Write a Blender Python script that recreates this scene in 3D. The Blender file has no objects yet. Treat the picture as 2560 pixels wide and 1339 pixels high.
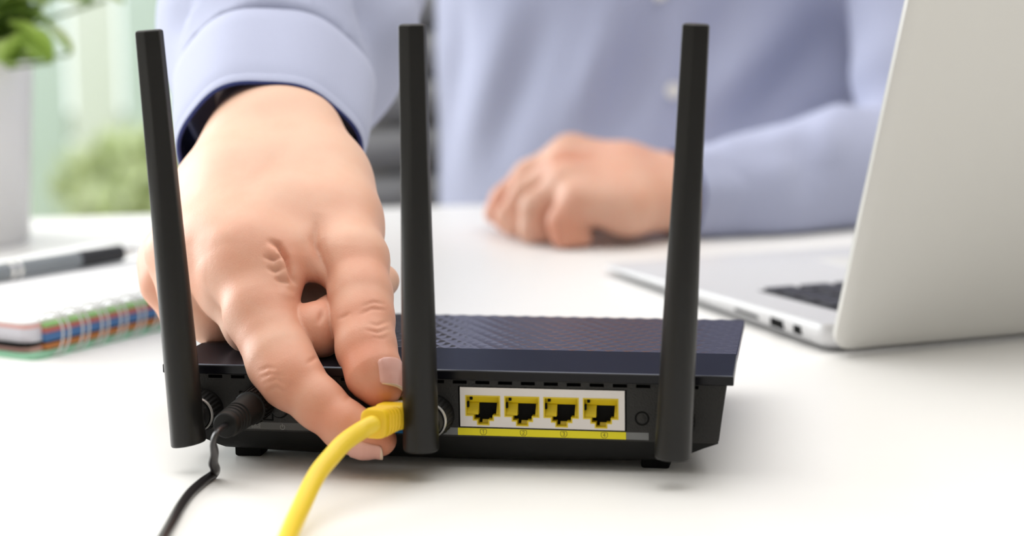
import bpy, bmesh, math, random
import numpy as np
from mathutils import Vector, Matrix

# ------------------------------------------------------------------ camera, world, lights, exposure
SC = bpy.context.scene
COL = SC.collection
TZ = 0.74                       # table top height
CAM_H = 0.186                   # camera above the table
PITCH, ROLL = math.radians(8.92), math.radians(0.75)
LENS = 75.0
F = LENS / 36.0 * 2560.0        # focal length in pixels of the 2560 x 1339 frame
CAM = np.array([0.0, 0.0, TZ + CAM_H])
_f = np.array([0, math.cos(PITCH), -math.sin(PITCH)])
_r0, _u0 = np.array([1.0, 0, 0]), np.array([0, math.sin(PITCH), math.cos(PITCH)])
_r = _r0 * math.cos(ROLL) - _u0 * math.sin(ROLL)
_u = _u0 * math.cos(ROLL) + _r0 * math.sin(ROLL)

cam_d = bpy.data.cameras.new('camera')
cam = bpy.data.objects.new('camera', cam_d)
COL.objects.link(cam)
cam.matrix_world = Matrix(((_r[0], _u[0], -_f[0], CAM[0]), (_r[1], _u[1], -_f[1], CAM[1]),
                           (_r[2], _u[2], -_f[2], CAM[2]), (0, 0, 0, 1)))
cam_d.sensor_width = 36.0
cam_d.lens = LENS
cam_d.clip_start = 0.02
cam_d.dof.use_dof = True
cam_d.dof.focus_distance = 0.772
cam_d.dof.aperture_fstop = 7.0
SC.camera = cam

SC.view_settings.view_transform = 'Standard'
SC.view_settings.look = 'None'
SC.view_settings.gamma = 1.0
SC.view_settings.use_curve_mapping = False
SC.view_settings.exposure = 0.0

W = bpy.data.worlds.new('sky')
SC.world = W
W.use_nodes = True
W.node_tree.nodes['Background'].inputs[0].default_value = (0.98, 0.99, 1.0, 1)
W.node_tree.nodes['Background'].inputs[1].default_value = 1.9


def area_light(name, loc, target, sx, sy, power, col):
    d = bpy.data.lights.new(name, 'AREA')
    d.shape = 'RECTANGLE'
    d.size, d.size_y, d.energy, d.color = sx, sy, power, col
    o = bpy.data.objects.new(name, d)
    COL.objects.link(o)
    o.location = loc
    o.rotation_euler = (Vector(target) - Vector(loc)).to_track_quat('-Z', 'Y').to_euler()
    return o


area_light('window_light', (-2.10, 2.15, 1.45), (0.0, 1.0, 0.80), 1.9, 1.5, 64, (0.985, 0.99, 1.0))
area_light('overhead_fill', (0.0, 1.2, 2.55), (0.0, 1.2, 0.75), 3.2, 2.2, 48, (1.0, 0.985, 0.97))  # added soft fill from above; no such lamp is seen in the room


def ray(x, y):
    return _f + _r * (x - 1280) / F + _u * (669.5 - y) / F


def P(x, y, Z):                 # world point seen at a pixel, at a depth along the view axis
    return CAM + Z * ray(x, y)


def T(x, y, z=0.0):             # world point seen at a pixel, at a height above the table top
    d = ray(x, y)
    return CAM + d * ((TZ + z - CAM[2]) / d[2])


def to_px(p):                   # vectorised projection, for relief that follows a measured crease
    q = p - CAM
    Z = q @ _f
    return 1280 + F * (q @ _r) / Z, 669.5 - F * (q @ _u) / Z, Z


# ------------------------------------------------------------------ helpers
def link(o, parent=None):
    COL.objects.link(o)
    if parent is not None:
        o.parent = parent
    return o


def tag(o, label=None, cat=None, group=None, kind=None):
    for k, v in (('label', label), ('category', cat), ('group', group), ('kind', kind)):
        if v:
            o[k] = v
    return o


def thing(name, label, cat, loc=(0, 0, 0), rz=0.0, group=None):
    o = bpy.data.objects.new(name, None)
    o.empty_display_size = 0.02
    link(o)
    o.location, o.rotation_euler = loc, (0, 0, rz)
    return tag(o, label, cat, group)


def mesh_np(name, V, Q, mats, parent=None, smooth=True, mi=None):
    """V (n,3) array, Q (m,k) array of equal sized faces"""
    me = bpy.data.meshes.new(name)
    V = np.asarray(V, dtype=np.float32)
    Q = np.asarray(Q, dtype=np.int32)
    n, k = Q.shape
    me.vertices.add(len(V))
    me.vertices.foreach_set('co', V.ravel())
    me.loops.add(n * k)
    me.loops.foreach_set('vertex_index', Q.ravel())
    me.polygons.add(n)
    me.polygons.foreach_set('loop_start', np.arange(0, n * k, k, dtype=np.int32))
    if smooth:
        me.polygons.foreach_set('use_smooth', np.ones(n, dtype=bool))
    for m in (mats if isinstance(mats, (list, tuple)) else [mats]):
        me.materials.append(m)
    if mi is not None:
        me.polygons.foreach_set('material_index', np.asarray(mi, dtype=np.int32))
    me.update(calc_edges=True)
    return link(bpy.data.objects.new(name, me), parent)


def obj(name, bm, mats, parent=None, smooth=False, angle=None):
    me = bpy.data.meshes.new(name)
    bmesh.ops.recalc_face_normals(bm, faces=bm.faces)
    if smooth:
        for f in bm.faces:
            f.smooth = True
        if angle is not None:
            a = math.radians(angle)
            for e in bm.edges:
                if len(e.link_faces) == 2 and e.calc_face_angle(0) > a:
                    e.smooth = False
    bm.to_mesh(me)
    bm.free()
    for m in (mats if isinstance(mats, (list, tuple)) else [mats]):
        me.materials.append(m)
    return link(bpy.data.objects.new(name, me), parent)


def add_box(bm, c, s, bev=0.0, seg=2, rot=None, mi=0):
    r = bmesh.ops.create_cube(bm, size=1.0)
    vs = r['verts']
    M = Matrix.Translation(c) @ (rot.to_4x4() if rot is not None else Matrix.Identity(4)) @ Matrix.Diagonal((*s, 1))
    bmesh.ops.transform(bm, matrix=M, verts=vs)
    fs = {f for v in vs for f in v.link_faces}
    for f in fs:
        f.material_index = mi
    if bev > 0:
        es = {e for v in vs for e in v.link_edges}
        bmesh.ops.bevel(bm, geom=list(es), offset=bev, segments=seg, affect='EDGES', profile=0.5)
    return bm


def box(name, c, s, mat, parent=None, bev=0.0, seg=2, rot=None):
    return obj(name, add_box(bmesh.new(), c, s, bev, seg, rot), mat, parent, smooth=bev > 0, angle=50)


def frame_of(d):
    d = np.asarray(d, float)
    d = d / np.linalg.norm(d)
    h = np.array([0, 0, 1.0]) if abs(d[2]) < 0.9 else np.array([1.0, 0, 0])
    a = np.cross(h, d)
    a /= np.linalg.norm(a)
    return d, a, np.cross(d, a)


def lathe(bm, origin, axis, prof, n=32, mi=0):
    """prof: list of (distance along axis, radius)"""
    d, a, b = frame_of(axis)
    o = np.asarray(origin, float)
    rings = []
    for t, r in prof:
        if r <= 1e-7:
            rings.append([bm.verts.new(o + d * t)])
        else:
            rings.append([bm.verts.new(o + d * t + r * (math.cos(2 * math.pi * k / n) * a + math.sin(2 * math.pi * k / n) * b)) for k in range(n)])
    for A, B in zip(rings, rings[1:]):
        for k in range(n):
            k2 = (k + 1) % n
            if len(A) == 1 and len(B) == 1:
                continue
            if len(A) == 1:
                f = bm.faces.new((A[0], B[k2], B[k]))
            elif len(B) == 1:
                f = bm.faces.new((A[k], A[k2], B[0]))
            else:
                f = bm.faces.new((A[k], A[k2], B[k2], B[k]))
            f.material_index = mi
    return bm


def spline(pts, n=8):
    pts = [np.asarray(p, float) for p in pts]
    pts = [2 * pts[0] - pts[1]] + pts + [2 * pts[-1] - pts[-2]]
    out = []
    for i in range(1, len(pts) - 2):
        p0, p1, p2, p3 = pts[i - 1:i + 3]
        for k in range(n):
            t = k / n
            out.append(0.5 * (2 * p1 + (p2 - p0) * t + (2 * p0 - 5 * p1 + 4 * p2 - p3) * t * t + (3 * p1 - p0 - 3 * p2 + p3) * t ** 3))
    out.append(pts[-2])
    return np.array(out)


def tube(bm, path, rad, n=12, sect=None, twist=None, closed=False, caps=True, mi=0):
    """sweep a circle (or a section function of angle) along a path"""
    path = np.asarray(path, float)
    m = len(path)
    tan = np.gradient(path, axis=0)
    if closed:
        tan = np.roll(path, -1, 0) - np.roll(path, 1, 0)
    tan /= np.linalg.norm(tan, axis=1)[:, None]
    _, a, b = frame_of(tan[0])
    rings = []
    for i in range(m):
        t = tan[i]
        a = a - t * (a @ t)
        a /= np.linalg.norm(a)
        b = np.cross(t, a)
        r = rad[i] if hasattr(rad, '__len__') else rad
        tw = twist[i] if twist is not None else 0.0
        ring = []
        for k in range(n):
            ph = 2 * math.pi * k / n
            x, y = (math.cos(ph), math.sin(ph)) if sect is None else sect(ph)
            x, y = x * math.cos(tw) - y * math.sin(tw), x * math.sin(tw) + y * math.cos(tw)
            ring.append(bm.verts.new(path[i] + r * (x * a + y * b)))
        rings.append(ring)
    pairs = list(zip(rings, rings[1:])) + ([(rings[-1], rings[0])] if closed else [])
    for A, B in pairs:
        for k in range(n):
            bm.faces.new((A[k], A[(k + 1) % n], B[(k + 1) % n], B[k])).material_index = mi
    if caps and not closed:
        bm.faces.new(rings[0][::-1]).material_index = mi
        bm.faces.new(rings[-1]).material_index = mi
    return bm


def loft(bm, sections, caps=True, mi=0):
    rings = [[bm.verts.new(p) for p in s] for s in sections]
    n = len(rings[0])
    for A, B in zip(rings, rings[1:]):
        for k in range(n):
            bm.faces.new((A[k], A[(k + 1) % n], B[(k + 1) % n], B[k])).material_index = mi
    if caps:
        bm.faces.new(rings[0][::-1]).material_index = mi
        bm.faces.new(rings[-1]).material_index = mi
    return bm


def prism(bm, poly, z0, z1, mi=0):
    return loft(bm, [[(x, y, z0) for x, y in poly], [(x, y, z1) for x, y in poly]], mi=mi)


def stepped_panel(bm, xs, zs, depth, mat, warp=None):
    """panel in the xz plane facing -y; every cell of the grid has its own depth (None = a hole); walls join the steps"""
    W_ = warp or (lambda x, z: (x, z))

    def quad(pts, m):
        try:
            bm.faces.new([bm.verts.new((W_(x, z)[0], y, W_(x, z)[1])) for x, y, z in pts]).material_index = m
        except ValueError:
            pass
    nx, nz = len(xs) - 1, len(zs) - 1
    D = [[depth((xs[i] + xs[i + 1]) / 2, (zs[j] + zs[j + 1]) / 2) for j in range(nz)] for i in range(nx)]
    M = [[mat((xs[i] + xs[i + 1]) / 2, (zs[j] + zs[j + 1]) / 2) for j in range(nz)] for i in range(nx)]
    for i in range(nx):
        for j in range(nz):
            x0, x1, z0, z1 = xs[i], xs[i + 1], zs[j], zs[j + 1]
            d = D[i][j]
            if d is not None:
                quad([(x0, d, z0), (x1, d, z0), (x1, d, z1), (x0, d, z1)], M[i][j])
            for (ii, jj, e) in ((i + 1, j, 'x'), (i, j + 1, 'z')):
                if ii >= nx or jj >= nz:
                    continue
                d2 = D[ii][jj]
                if d2 == d:
                    continue
                lo = min(q if q is not None else 0.003 for q in (d, d2))
                hi = max(q if q is not None else 0.003 for q in (d, d2))
                deeper = M[i][j] if (d if d is not None else 9) > (d2 if d2 is not None else 9) else M[ii][jj]
                if e == 'x':
                    quad([(x1, lo, z0), (x1, hi, z0), (x1, hi, z1), (x1, lo, z1)], deeper)
                else:
                    quad([(x0, lo, z1), (x1, lo, z1), (x1, hi, z1), (x0, hi, z1)], deeper)
    bmesh.ops.remove_doubles(bm, verts=bm.verts, dist=1e-7)
    return bm


# ------------------------------------------------------------------ materials
def mat(name, col, rough=0.5, metal=0.0, spec=0.5, bump=None, coat=0.0, sss=0.0, vary=None, trans=0.0, sheen=0.0, ior=None):
    """bump = (scale, strength, distance[, stretch]); vary = (scale, colour2, low, high)"""
    m = bpy.data.materials.new(name)
    m.use_nodes = True
    nt = m.node_tree
    b = nt.nodes['Principled BSDF']
    b.inputs['Base Color'].default_value = (*col, 1)
    b.inputs['Roughness'].default_value = rough
    b.inputs['Metallic'].default_value = metal
    b.inputs['Specular IOR Level'].default_value = spec
    b.inputs['Coat Weight'].default_value = coat
    b.inputs['Transmission Weight'].default_value = trans
    b.inputs['Sheen Weight'].default_value = sheen
    if ior:
        b.inputs['IOR'].default_value = ior
    tc = nt.nodes.new('ShaderNodeTexCoord')
    if vary:
        n = nt.nodes.new('ShaderNodeTexNoise')
        n.inputs['Scale'].default_value = vary[0]
        n.inputs['Detail'].default_value = 4
        nt.links.new(tc.outputs['Object'], n.inputs['Vector'])
        rp = nt.nodes.new('ShaderNodeValToRGB')
        rp.color_ramp.elements[0].position, rp.color_ramp.elements[1].position = vary[2], vary[3]
        rp.color_ramp.elements[0].color = (*col, 1)
        rp.color_ramp.elements[1].color = (*vary[1], 1)
        nt.links.new(n.outputs['Fac'], rp.inputs['Fac'])
        nt.links.new(rp.outputs['Color'], b.inputs['Base Color'])
    if bump:
        n = nt.nodes.new('ShaderNodeTexNoise')
        n.inputs['Scale'].default_value = bump[0]
        n.inputs['Detail'].default_value = 3
        if len(bump) > 3:
            mp = nt.nodes.new('ShaderNodeMapping')
            mp.inputs['Scale'].default_value = bump[3]
            nt.links.new(tc.outputs['Object'], mp.inputs['Vector'])
            nt.links.new(mp.outputs['Vector'], n.inputs['Vector'])
        else:
            nt.links.new(tc.outputs['Object'], n.inputs['Vector'])
        bp = nt.nodes.new('ShaderNodeBump')
        bp.inputs['Strength'].default_value = bump[1]
        bp.inputs['Distance'].default_value = bump[2]
        nt.links.new(n.outputs['Fac'], bp.inputs['Height'])
        nt.links.new(bp.outputs['Normal'], b.inputs['Normal'])
    if sss:
        b.inputs['Subsurface Weight'].default_value = sss
        b.inputs['Subsurface Radius'].default_value = (1.0, 0.35, 0.2)
        b.inputs['Subsurface Scale'].default_value = 0.004
    return m


M_TABLE = mat('white_laminate', (0.88, 0.87, 0.855), 0.38, spec=0.35)
M_WALL = mat('beige_plaster', (0.52, 0.51, 0.46), 0.9, bump=(60, 0.15, 0.002))
M_WALL2 = mat('white_plaster', (0.78, 0.77, 0.74), 0.9, bump=(60, 0.15, 0.002))
M_WALL3 = mat('grey_plaster', (0.52, 0.52, 0.52), 0.9, bump=(60, 0.15, 0.002))
M_CEIL = mat('ceiling_white', (0.82, 0.82, 0.81), 0.9)
M_FLOOR = mat('pale_oak', (0.50, 0.40, 0.29), 0.5, bump=(8, 0.2, 0.002, (1, 14, 1)), vary=(3, (0.40, 0.31, 0.21), 0.35, 0.7))
M_FRAME = mat('white_window_paint', (0.85, 0.87, 0.86), 0.4)
M_GLASS = bpy.data.materials.new('window_glass')
M_GLASS.use_nodes = True
_nt = M_GLASS.node_tree
_nt.nodes.clear()
_o = _nt.nodes.new('ShaderNodeOutputMaterial')
_t = _nt.nodes.new('ShaderNodeBsdfTransparent')
_t.inputs[0].default_value = (0.95, 0.98, 0.965, 1)
_g = _nt.nodes.new('ShaderNodeBsdfGlossy')
_g.inputs['Roughness'].default_value = 0.02
_m = _nt.nodes.new('ShaderNodeMixShader')
_m.inputs[0].default_value = 0.06
_nt.links.new(_t.outputs[0], _m.inputs[1])
_nt.links.new(_g.outputs[0], _m.inputs[2])
_nt.links.new(_m.outputs[0], _o.inputs[0])
M_BLACK = mat('black_grained_plastic', (0.021, 0.0198, 0.0185), 0.55, spec=0.35, bump=(1400, 0.5, 0.0006))
M_BLACK_SMOOTH = mat('black_smooth_plastic', (0.007, 0.0068, 0.0065), 0.5, spec=0.2, bump=(2500, 0.12, 0.0003))
M_ANT = mat('satin_black_plastic', (0.010, 0.0093, 0.0086), 0.36, spec=0.32, bump=(3200, 0.16, 0.0003))


def anodised(name, base, refl, rough, bump):
    m = bpy.data.materials.new(name)
    m.use_nodes = True
    nt = m.node_tree
    nt.nodes.clear()
    out = nt.nodes.new('ShaderNodeOutputMaterial')
    df = nt.nodes.new('ShaderNodeBsdfDiffuse')
    df.inputs[0].default_value = (*base, 1)
    gl = nt.nodes.new('ShaderNodeBsdfGlossy')
    gl.inputs[0].default_value = (*refl, 1)
    gl.inputs['Roughness'].default_value = rough
    ad = nt.nodes.new('ShaderNodeAddShader')
    nt.links.new(df.outputs[0], ad.inputs[0])
    nt.links.new(gl.outputs[0], ad.inputs[1])
    nt.links.new(ad.outputs[0], out.inputs[0])
    tc = nt.nodes.new('ShaderNodeTexCoord')
    mp = nt.nodes.new('ShaderNodeMapping')
    mp.inputs['Scale'].default_value = bump[3]
    n = nt.nodes.new('ShaderNodeTexNoise')
    n.inputs['Scale'].default_value = bump[0]
    n.inputs['Detail'].default_value = 3
    bp = nt.nodes.new('ShaderNodeBump')
    bp.inputs['Strength'].default_value = bump[1]
    bp.inputs['Distance'].default_value = bump[2]
    nt.links.new(tc.outputs['Object'], mp.inputs['Vector'])
    nt.links.new(mp.outputs['Vector'], n.inputs['Vector'])
    nt.links.new(n.outputs['Fac'], bp.inputs['Height'])
    for b in (df, gl):
        nt.links.new(bp.outputs['Normal'], b.inputs['Normal'])
    return m


M_GLOSS = anodised('brushed_black_lacquer', (0.006, 0.006, 0.008), (0.085, 0.09, 0.108), 0.20, (90, 0.10, 0.0004, (0.35, 40, 1)))
M_GLOSS2 = anodised('glossy_black_relief', (0.006, 0.006, 0.008), (0.30, 0.29, 0.31), 0.14, (300, 0.03, 0.0003, (1, 1, 1)))
M_LIP = mat('black_lip_plastic', (0.004, 0.004, 0.006), 0.22, spec=0.22)
M_DARK = mat('matt_black_and_recess_shade', (0.006, 0.006, 0.006), 0.8, spec=0.1)  # own black of rubber and plastic parts; inside slots and sockets, painted shade
M_NICKEL = mat('nickel_plate', (0.70, 0.66, 0.63), 0.42, metal=0.45, bump=(900, 0.12, 0.0002))
M_YPLAST = mat('yellow_port_plastic', (0.72, 0.53, 0.006), 0.38, spec=0.5)
M_YLAB = mat('yellow_label_ink', (0.86, 0.75, 0.0), 0.5)
M_GLAB = mat('grey_label_ink', (0.18, 0.184, 0.184), 0.55, bump=(1800, 0.2, 0.0003))
M_GLAB2 = mat('charcoal_label_ink', (0.09, 0.089, 0.086), 0.55, bump=(1800, 0.2, 0.0003))
M_BLAB = mat('blue_label_ink', (0.0, 0.19, 0.50), 0.5)
M_INK = mat('printed_dark_ink', (0.14, 0.11, 0.005), 0.6)
M_INKG = mat('printed_grey_ink', (0.27, 0.27, 0.26), 0.6)
M_CHROME = mat('polished_steel', (0.88, 0.86, 0.82), 0.3, metal=0.7)
M_GOLD = mat('gold_contacts', (0.75, 0.50, 0.15), 0.3, metal=1.0)
M_CABLE = mat('yellow_cable_jacket', (0.85, 0.60, 0.035), 0.40, spec=0.5, sss=0.05)
M_BOOT = mat('yellow_rubber_boot', (0.86, 0.55, 0.012), 0.42, spec=0.5, sss=0.05, bump=(700, 0.12, 0.0004))
M_CORD = mat('black_flat_cord', (0.020, 0.018, 0.020), 0.28, spec=0.5)
M_CLEAR = mat('clear_plug_plastic', (0.85, 0.82, 0.72), 0.1, spec=0.6)
M_ALU = mat('silver_aluminium', (0.74, 0.73, 0.70), 0.42, metal=0.25, bump=(3000, 0.08, 0.0002))
M_ALU2 = mat('keyboard_deck_aluminium', (0.66, 0.66, 0.675), 0.42, metal=0.3)
M_KEY = mat('black_key_plastic', (0.022, 0.022, 0.03), 0.45)
M_SCREEN = mat('dark_display_glass', (0.012, 0.012, 0.015), 0.08)
M_PAPER = mat('white_paper', (0.90, 0.90, 0.90), 0.7)
M_PINK = mat('pink_paper_edge', (0.82, 0.45, 0.42), 0.8)
M_LAV = mat('lavender_paper_edge', (0.74, 0.73, 0.80), 0.8)
M_GREENP = mat('mint_green_cover', (0.30, 0.62, 0.42), 0.5)
M_TABG = mat('green_index_paper', (0.33, 0.62, 0.22), 0.7)
M_TABR = mat('red_index_paper', (0.55, 0.16, 0.14), 0.7)
M_TABB = mat('blue_index_paper', (0.08, 0.20, 0.45), 0.7)
M_TABO = mat('orange_index_paper', (0.72, 0.25, 0.08), 0.7)
M_WIRE = mat('white_binding_wire', (0.62, 0.62, 0.61), 0.3)
M_PENG = mat('grey_pen_barrel', (0.23, 0.25, 0.26), 0.35)
M_PENB = mat('black_pen_grip', (0.02, 0.02, 0.022), 0.5)
M_POT = mat('pale_grey_ceramic', (0.78, 0.775, 0.76), 0.45)
M_SOIL = mat('dark_potting_soil', (0.05, 0.035, 0.025), 0.95, bump=(120, 0.8, 0.004))
M_LEAF = mat('fresh_green_leaf', (0.26, 0.42, 0.05), 0.45, vary=(22, (0.50, 0.62, 0.18), 0.35, 0.75), sss=0.0)
M_STEM = mat('green_stem', (0.16, 0.25, 0.06), 0.6)
M_CHAIR = mat('grey_leather', (0.36, 0.36, 0.355), 0.5, bump=(300, 0.2, 0.0006))
M_CHROME2 = mat('chair_steel', (0.6, 0.6, 0.6), 0.25, metal=1.0)
M_SHIRT = None
M_HAIR = mat('dark_brown_hair', (0.035, 0.022, 0.014), 0.6, bump=(200, 0.6, 0.003, (1, 1, 0.15)))
M_TROUSER = mat('navy_trouser_cloth', (0.03, 0.035, 0.06), 0.85)
M_SHOE = mat('brown_shoe_leather', (0.10, 0.05, 0.03), 0.4)
M_EYE = mat('eye_white', (0.85, 0.83, 0.80), 0.15)
M_IRIS = mat('brown_iris', (0.06, 0.03, 0.015), 0.15)
M_NAIL = mat('pink_fingernail', (0.73, 0.39, 0.33), 0.28, spec=0.5, coat=0.1)
M_NAILTIP = mat('pale_nail_edge', (0.82, 0.62, 0.48), 0.3, spec=0.6)
M_BUTTON = mat('pearl_button', (0.80, 0.79, 0.76), 0.3)
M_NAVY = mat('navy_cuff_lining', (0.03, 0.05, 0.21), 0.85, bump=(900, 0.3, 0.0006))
M_LAWN = mat('lawn_grass', (0.42, 0.48, 0.27), 0.9, vary=(2.5, (0.52, 0.57, 0.36), 0.35, 0.7))
M_BOARD = [mat('pale_teal_board_paint', (0.82, 0.83, 0.80), 0.7), mat('pale_sage_board_paint', (0.88, 0.88, 0.85), 0.7), mat('deep_teal_board_paint', (0.66, 0.74, 0.73), 0.7)]
M_SHRUB = mat('garden_shrub_leaf', (0.60, 0.68, 0.34), 0.7, vary=(9, (0.74, 0.78, 0.5), 0.35, 0.7))


def shirt_material():
    m = mat('pale_blue_shirt_cloth', (0.33, 0.39, 0.60), 0.85, sheen=0.15)
    nt = m.node_tree
    b = nt.nodes['Principled BSDF']
    tc = nt.nodes.new('ShaderNodeTexCoord')
    hs = []
    for ax in ('X', 'Z'):
        w = nt.nodes.new('ShaderNodeTexWave')
        w.bands_direction = ax
        w.inputs['Scale'].default_value = 420
        w.inputs['Distortion'].default_value = 1.5
        nt.links.new(tc.outputs['Object'], w.inputs['Vector'])
        hs.append(w)
    a = nt.nodes.new('ShaderNodeMath')
    a.operation = 'ADD'
    nt.links.new(hs[0].outputs['Fac'], a.inputs[0])
    nt.links.new(hs[1].outputs['Fac'], a.inputs[1])
    bp = nt.nodes.new('ShaderNodeBump')
    bp.inputs['Strength'].default_value = 0.25
    bp.inputs['Distance'].default_value = 0.0004
    nt.links.new(a.outputs[0], bp.inputs['Height'])
    nt.links.new(bp.outputs['Normal'], b.inputs['Normal'])
    mx = nt.nodes.new('ShaderNodeMix')
    mx.data_type = 'RGBA'
    mx.inputs[6].default_value = (0.37, 0.40, 0.56, 1)
    mx.inputs[7].default_value = (0.445, 0.475, 0.64, 1)
    ml = nt.nodes.new('ShaderNodeMath')
    ml.operation = 'MULTIPLY'
    ml.inputs[1].default_value = 0.5
    nt.links.new(a.outputs[0], ml.inputs[0])
    nt.links.new(ml.outputs[0], mx.inputs[0])
    nt.links.new(mx.outputs[2], b.inputs['Base Color'])
    return m


M_SHIRT = shirt_material()


def skin_material():
    m = mat('skin', (0.72, 0.43, 0.30), 0.48, spec=0.4, sss=0.22)
    nt = m.node_tree
    b = nt.nodes['Principled BSDF']
    tc = nt.nodes.new('ShaderNodeTexCoord')
    at = nt.nodes.new('ShaderNodeAttribute')
    at.attribute_name = 'red'
    n1 = nt.nodes.new('ShaderNodeTexNoise')
    n1.inputs['Scale'].default_value = 70
    n1.inputs['Detail'].default_value = 4
    nt.links.new(tc.outputs['Object'], n1.inputs['Vector'])
    s = nt.nodes.new('ShaderNodeMath')
    s.operation = 'MULTIPLY_ADD'
    nt.links.new(n1.outputs['Fac'], s.inputs[0])
    s.inputs[1].default_value = 0.5
    s.inputs[2].default_value = -0.25
    s2 = nt.nodes.new('ShaderNodeMath')
    s2.use_clamp = True
    nt.links.new(s.outputs[0], s2.inputs[0])
    nt.links.new(at.outputs['Fac'], s2.inputs[1])
    mx = nt.nodes.new('ShaderNodeMix')
    mx.data_type = 'RGBA'
    mx.inputs[6].default_value = (0.76, 0.485, 0.36, 1)
    mx.inputs[7].default_value = (0.65, 0.225, 0.125, 1)
    nt.links.new(s2.outputs[0], mx.inputs[0])
    nt.links.new(mx.outputs[2], b.inputs['Base Color'])
    v = nt.nodes.new('ShaderNodeTexVoronoi')
    v.inputs['Scale'].default_value = 1500
    nt.links.new(tc.outputs['Object'], v.inputs['Vector'])
    n2 = nt.nodes.new('ShaderNodeTexNoise')
    n2.inputs['Scale'].default_value = 520
    n2.inputs['Detail'].default_value = 3
    nt.links.new(tc.outputs['Object'], n2.inputs['Vector'])
    ad = nt.nodes.new('ShaderNodeMath')
    ad.operation = 'ADD'
    nt.links.new(v.outputs['Distance'], ad.inputs[0])
    nt.links.new(n2.outputs['Fac'], ad.inputs[1])
    bp = nt.nodes.new('ShaderNodeBump')
    bp.inputs['Strength'].default_value = 0.16
    bp.inputs['Distance'].default_value = 0.00022
    nt.links.new(ad.outputs[0], bp.inputs['Height'])
    nt.links.new(bp.outputs['Normal'], b.inputs['Normal'])
    return m


M_SKIN = skin_material()

# ------------------------------------------------------------------ the room and what stands outside
WALL_Y = 3.9
ROOM = (-2.26, 2.6, -1.7, WALL_Y, 2.6)
o = box('floor', (0.17, 1.16, -0.02), (4.86, 5.72, 0.04), M_FLOOR)
tag(o, kind='structure')
o = box('ceiling', (0.17, 1.16, 2.63), (4.86, 5.72, 0.06), M_CEIL)
tag(o, kind='structure')
# glazed opening from x=-2.2 to x=-0.42, full height; plaster wall on the right of it
o = box('wall_back', (1.09, WALL_Y + 0.06, 1.3), (3.02, 0.12, 2.6), M_WALL)
tag(o, kind='structure')
o = box('wall_right', (2.65, 1.1, 1.3), (0.1, 5.6, 2.6), M_WALL2)
tag(o, kind='structure')
o = box('wall_front', (0.17, -1.75, 1.3), (4.86, 0.1, 2.6), M_WALL3)
tag(o, kind='structure')
bm = bmesh.new()
for c, q_ in (((-2.31, -0.325, 1.3), (0.1, 2.75, 2.6)), ((-2.31, 3.575, 1.3), (0.1, 0.65, 2.6)), ((-2.31, 2.15, 0.33), (0.1, 2.2, 0.66)), ((-2.31, 2.15, 2.42), (0.1, 2.2, 0.36))):
    add_box(bm, c, q_)
o = obj('wall_left', bm, M_WALL2)
tag(o, kind='structure')
win2 = thing('window_2', None, None, (-2.31, 2.15, 0.66))
tag(win2, kind='structure')
for y in (-1.08, 0.0, 1.08):
    box('window_frame', (0, y, 0.79), (0.07, 0.05, 1.58), M_FRAME, win2, 0.004)
for z in (0.025, 1.555):
    box('window_frame', (0, 0, z), (0.07, 2.11, 0.05), M_FRAME, win2, 0.004)
for y in (-0.54, 0.54):
    box('pane', (0, y, 0.79), (0.006, 1.03, 1.48), M_GLASS, win2)
win = thing('window_1', None, None, (-1.31, WALL_Y, 0))
tag(win, kind='structure')
for x in (-0.87, -0.29, 0.29, 0.87):
    box('mullion', (x, 0.03, 1.25), (0.05, 0.08, 2.5), M_FRAME, win, 0.004)
box('sill', (0, 0.03, 0.03), (1.79, 0.10, 0.06), M_FRAME, win, 0.004)
box('head_frame', (0, 0.03, 2.53), (1.79, 0.10, 0.06), M_FRAME, win, 0.004)
for x in (-0.58, 0.0, 0.58):
    box('pane', (x, 0.03, 1.28), (0.53, 0.006, 2.44), M_GLASS, win)
o = box('lawn', (-1.2, 7.0, -0.06), (9, 5.8, 0.08), M_LAWN)
tag(o, kind='structure')

rng = random.Random(4)
fence = thing('garden_fence', 'pale teal vertical board fence seen blurred through the window', 'fence', (-3.2, 6.6, 0))
bd = None
for i in range(22):
    m = M_BOARD[(i * 7 + i // 3) % 3]
    box('board', (i * 0.16, rng.uniform(-0.01, 0.01), 0.8), (0.145, 0.025, 1.6 + rng.uniform(-0.02, 0.02)), m, fence, 0.004)
box('rail', (1.7, 0.035, 0.35), (3.6, 0.04, 0.09), M_BOARD[0], fence, 0.004)
box('rail', (1.7, 0.035, 1.25), (3.6, 0.04, 0.09), M_BOARD[0], fence, 0.004)


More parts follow.
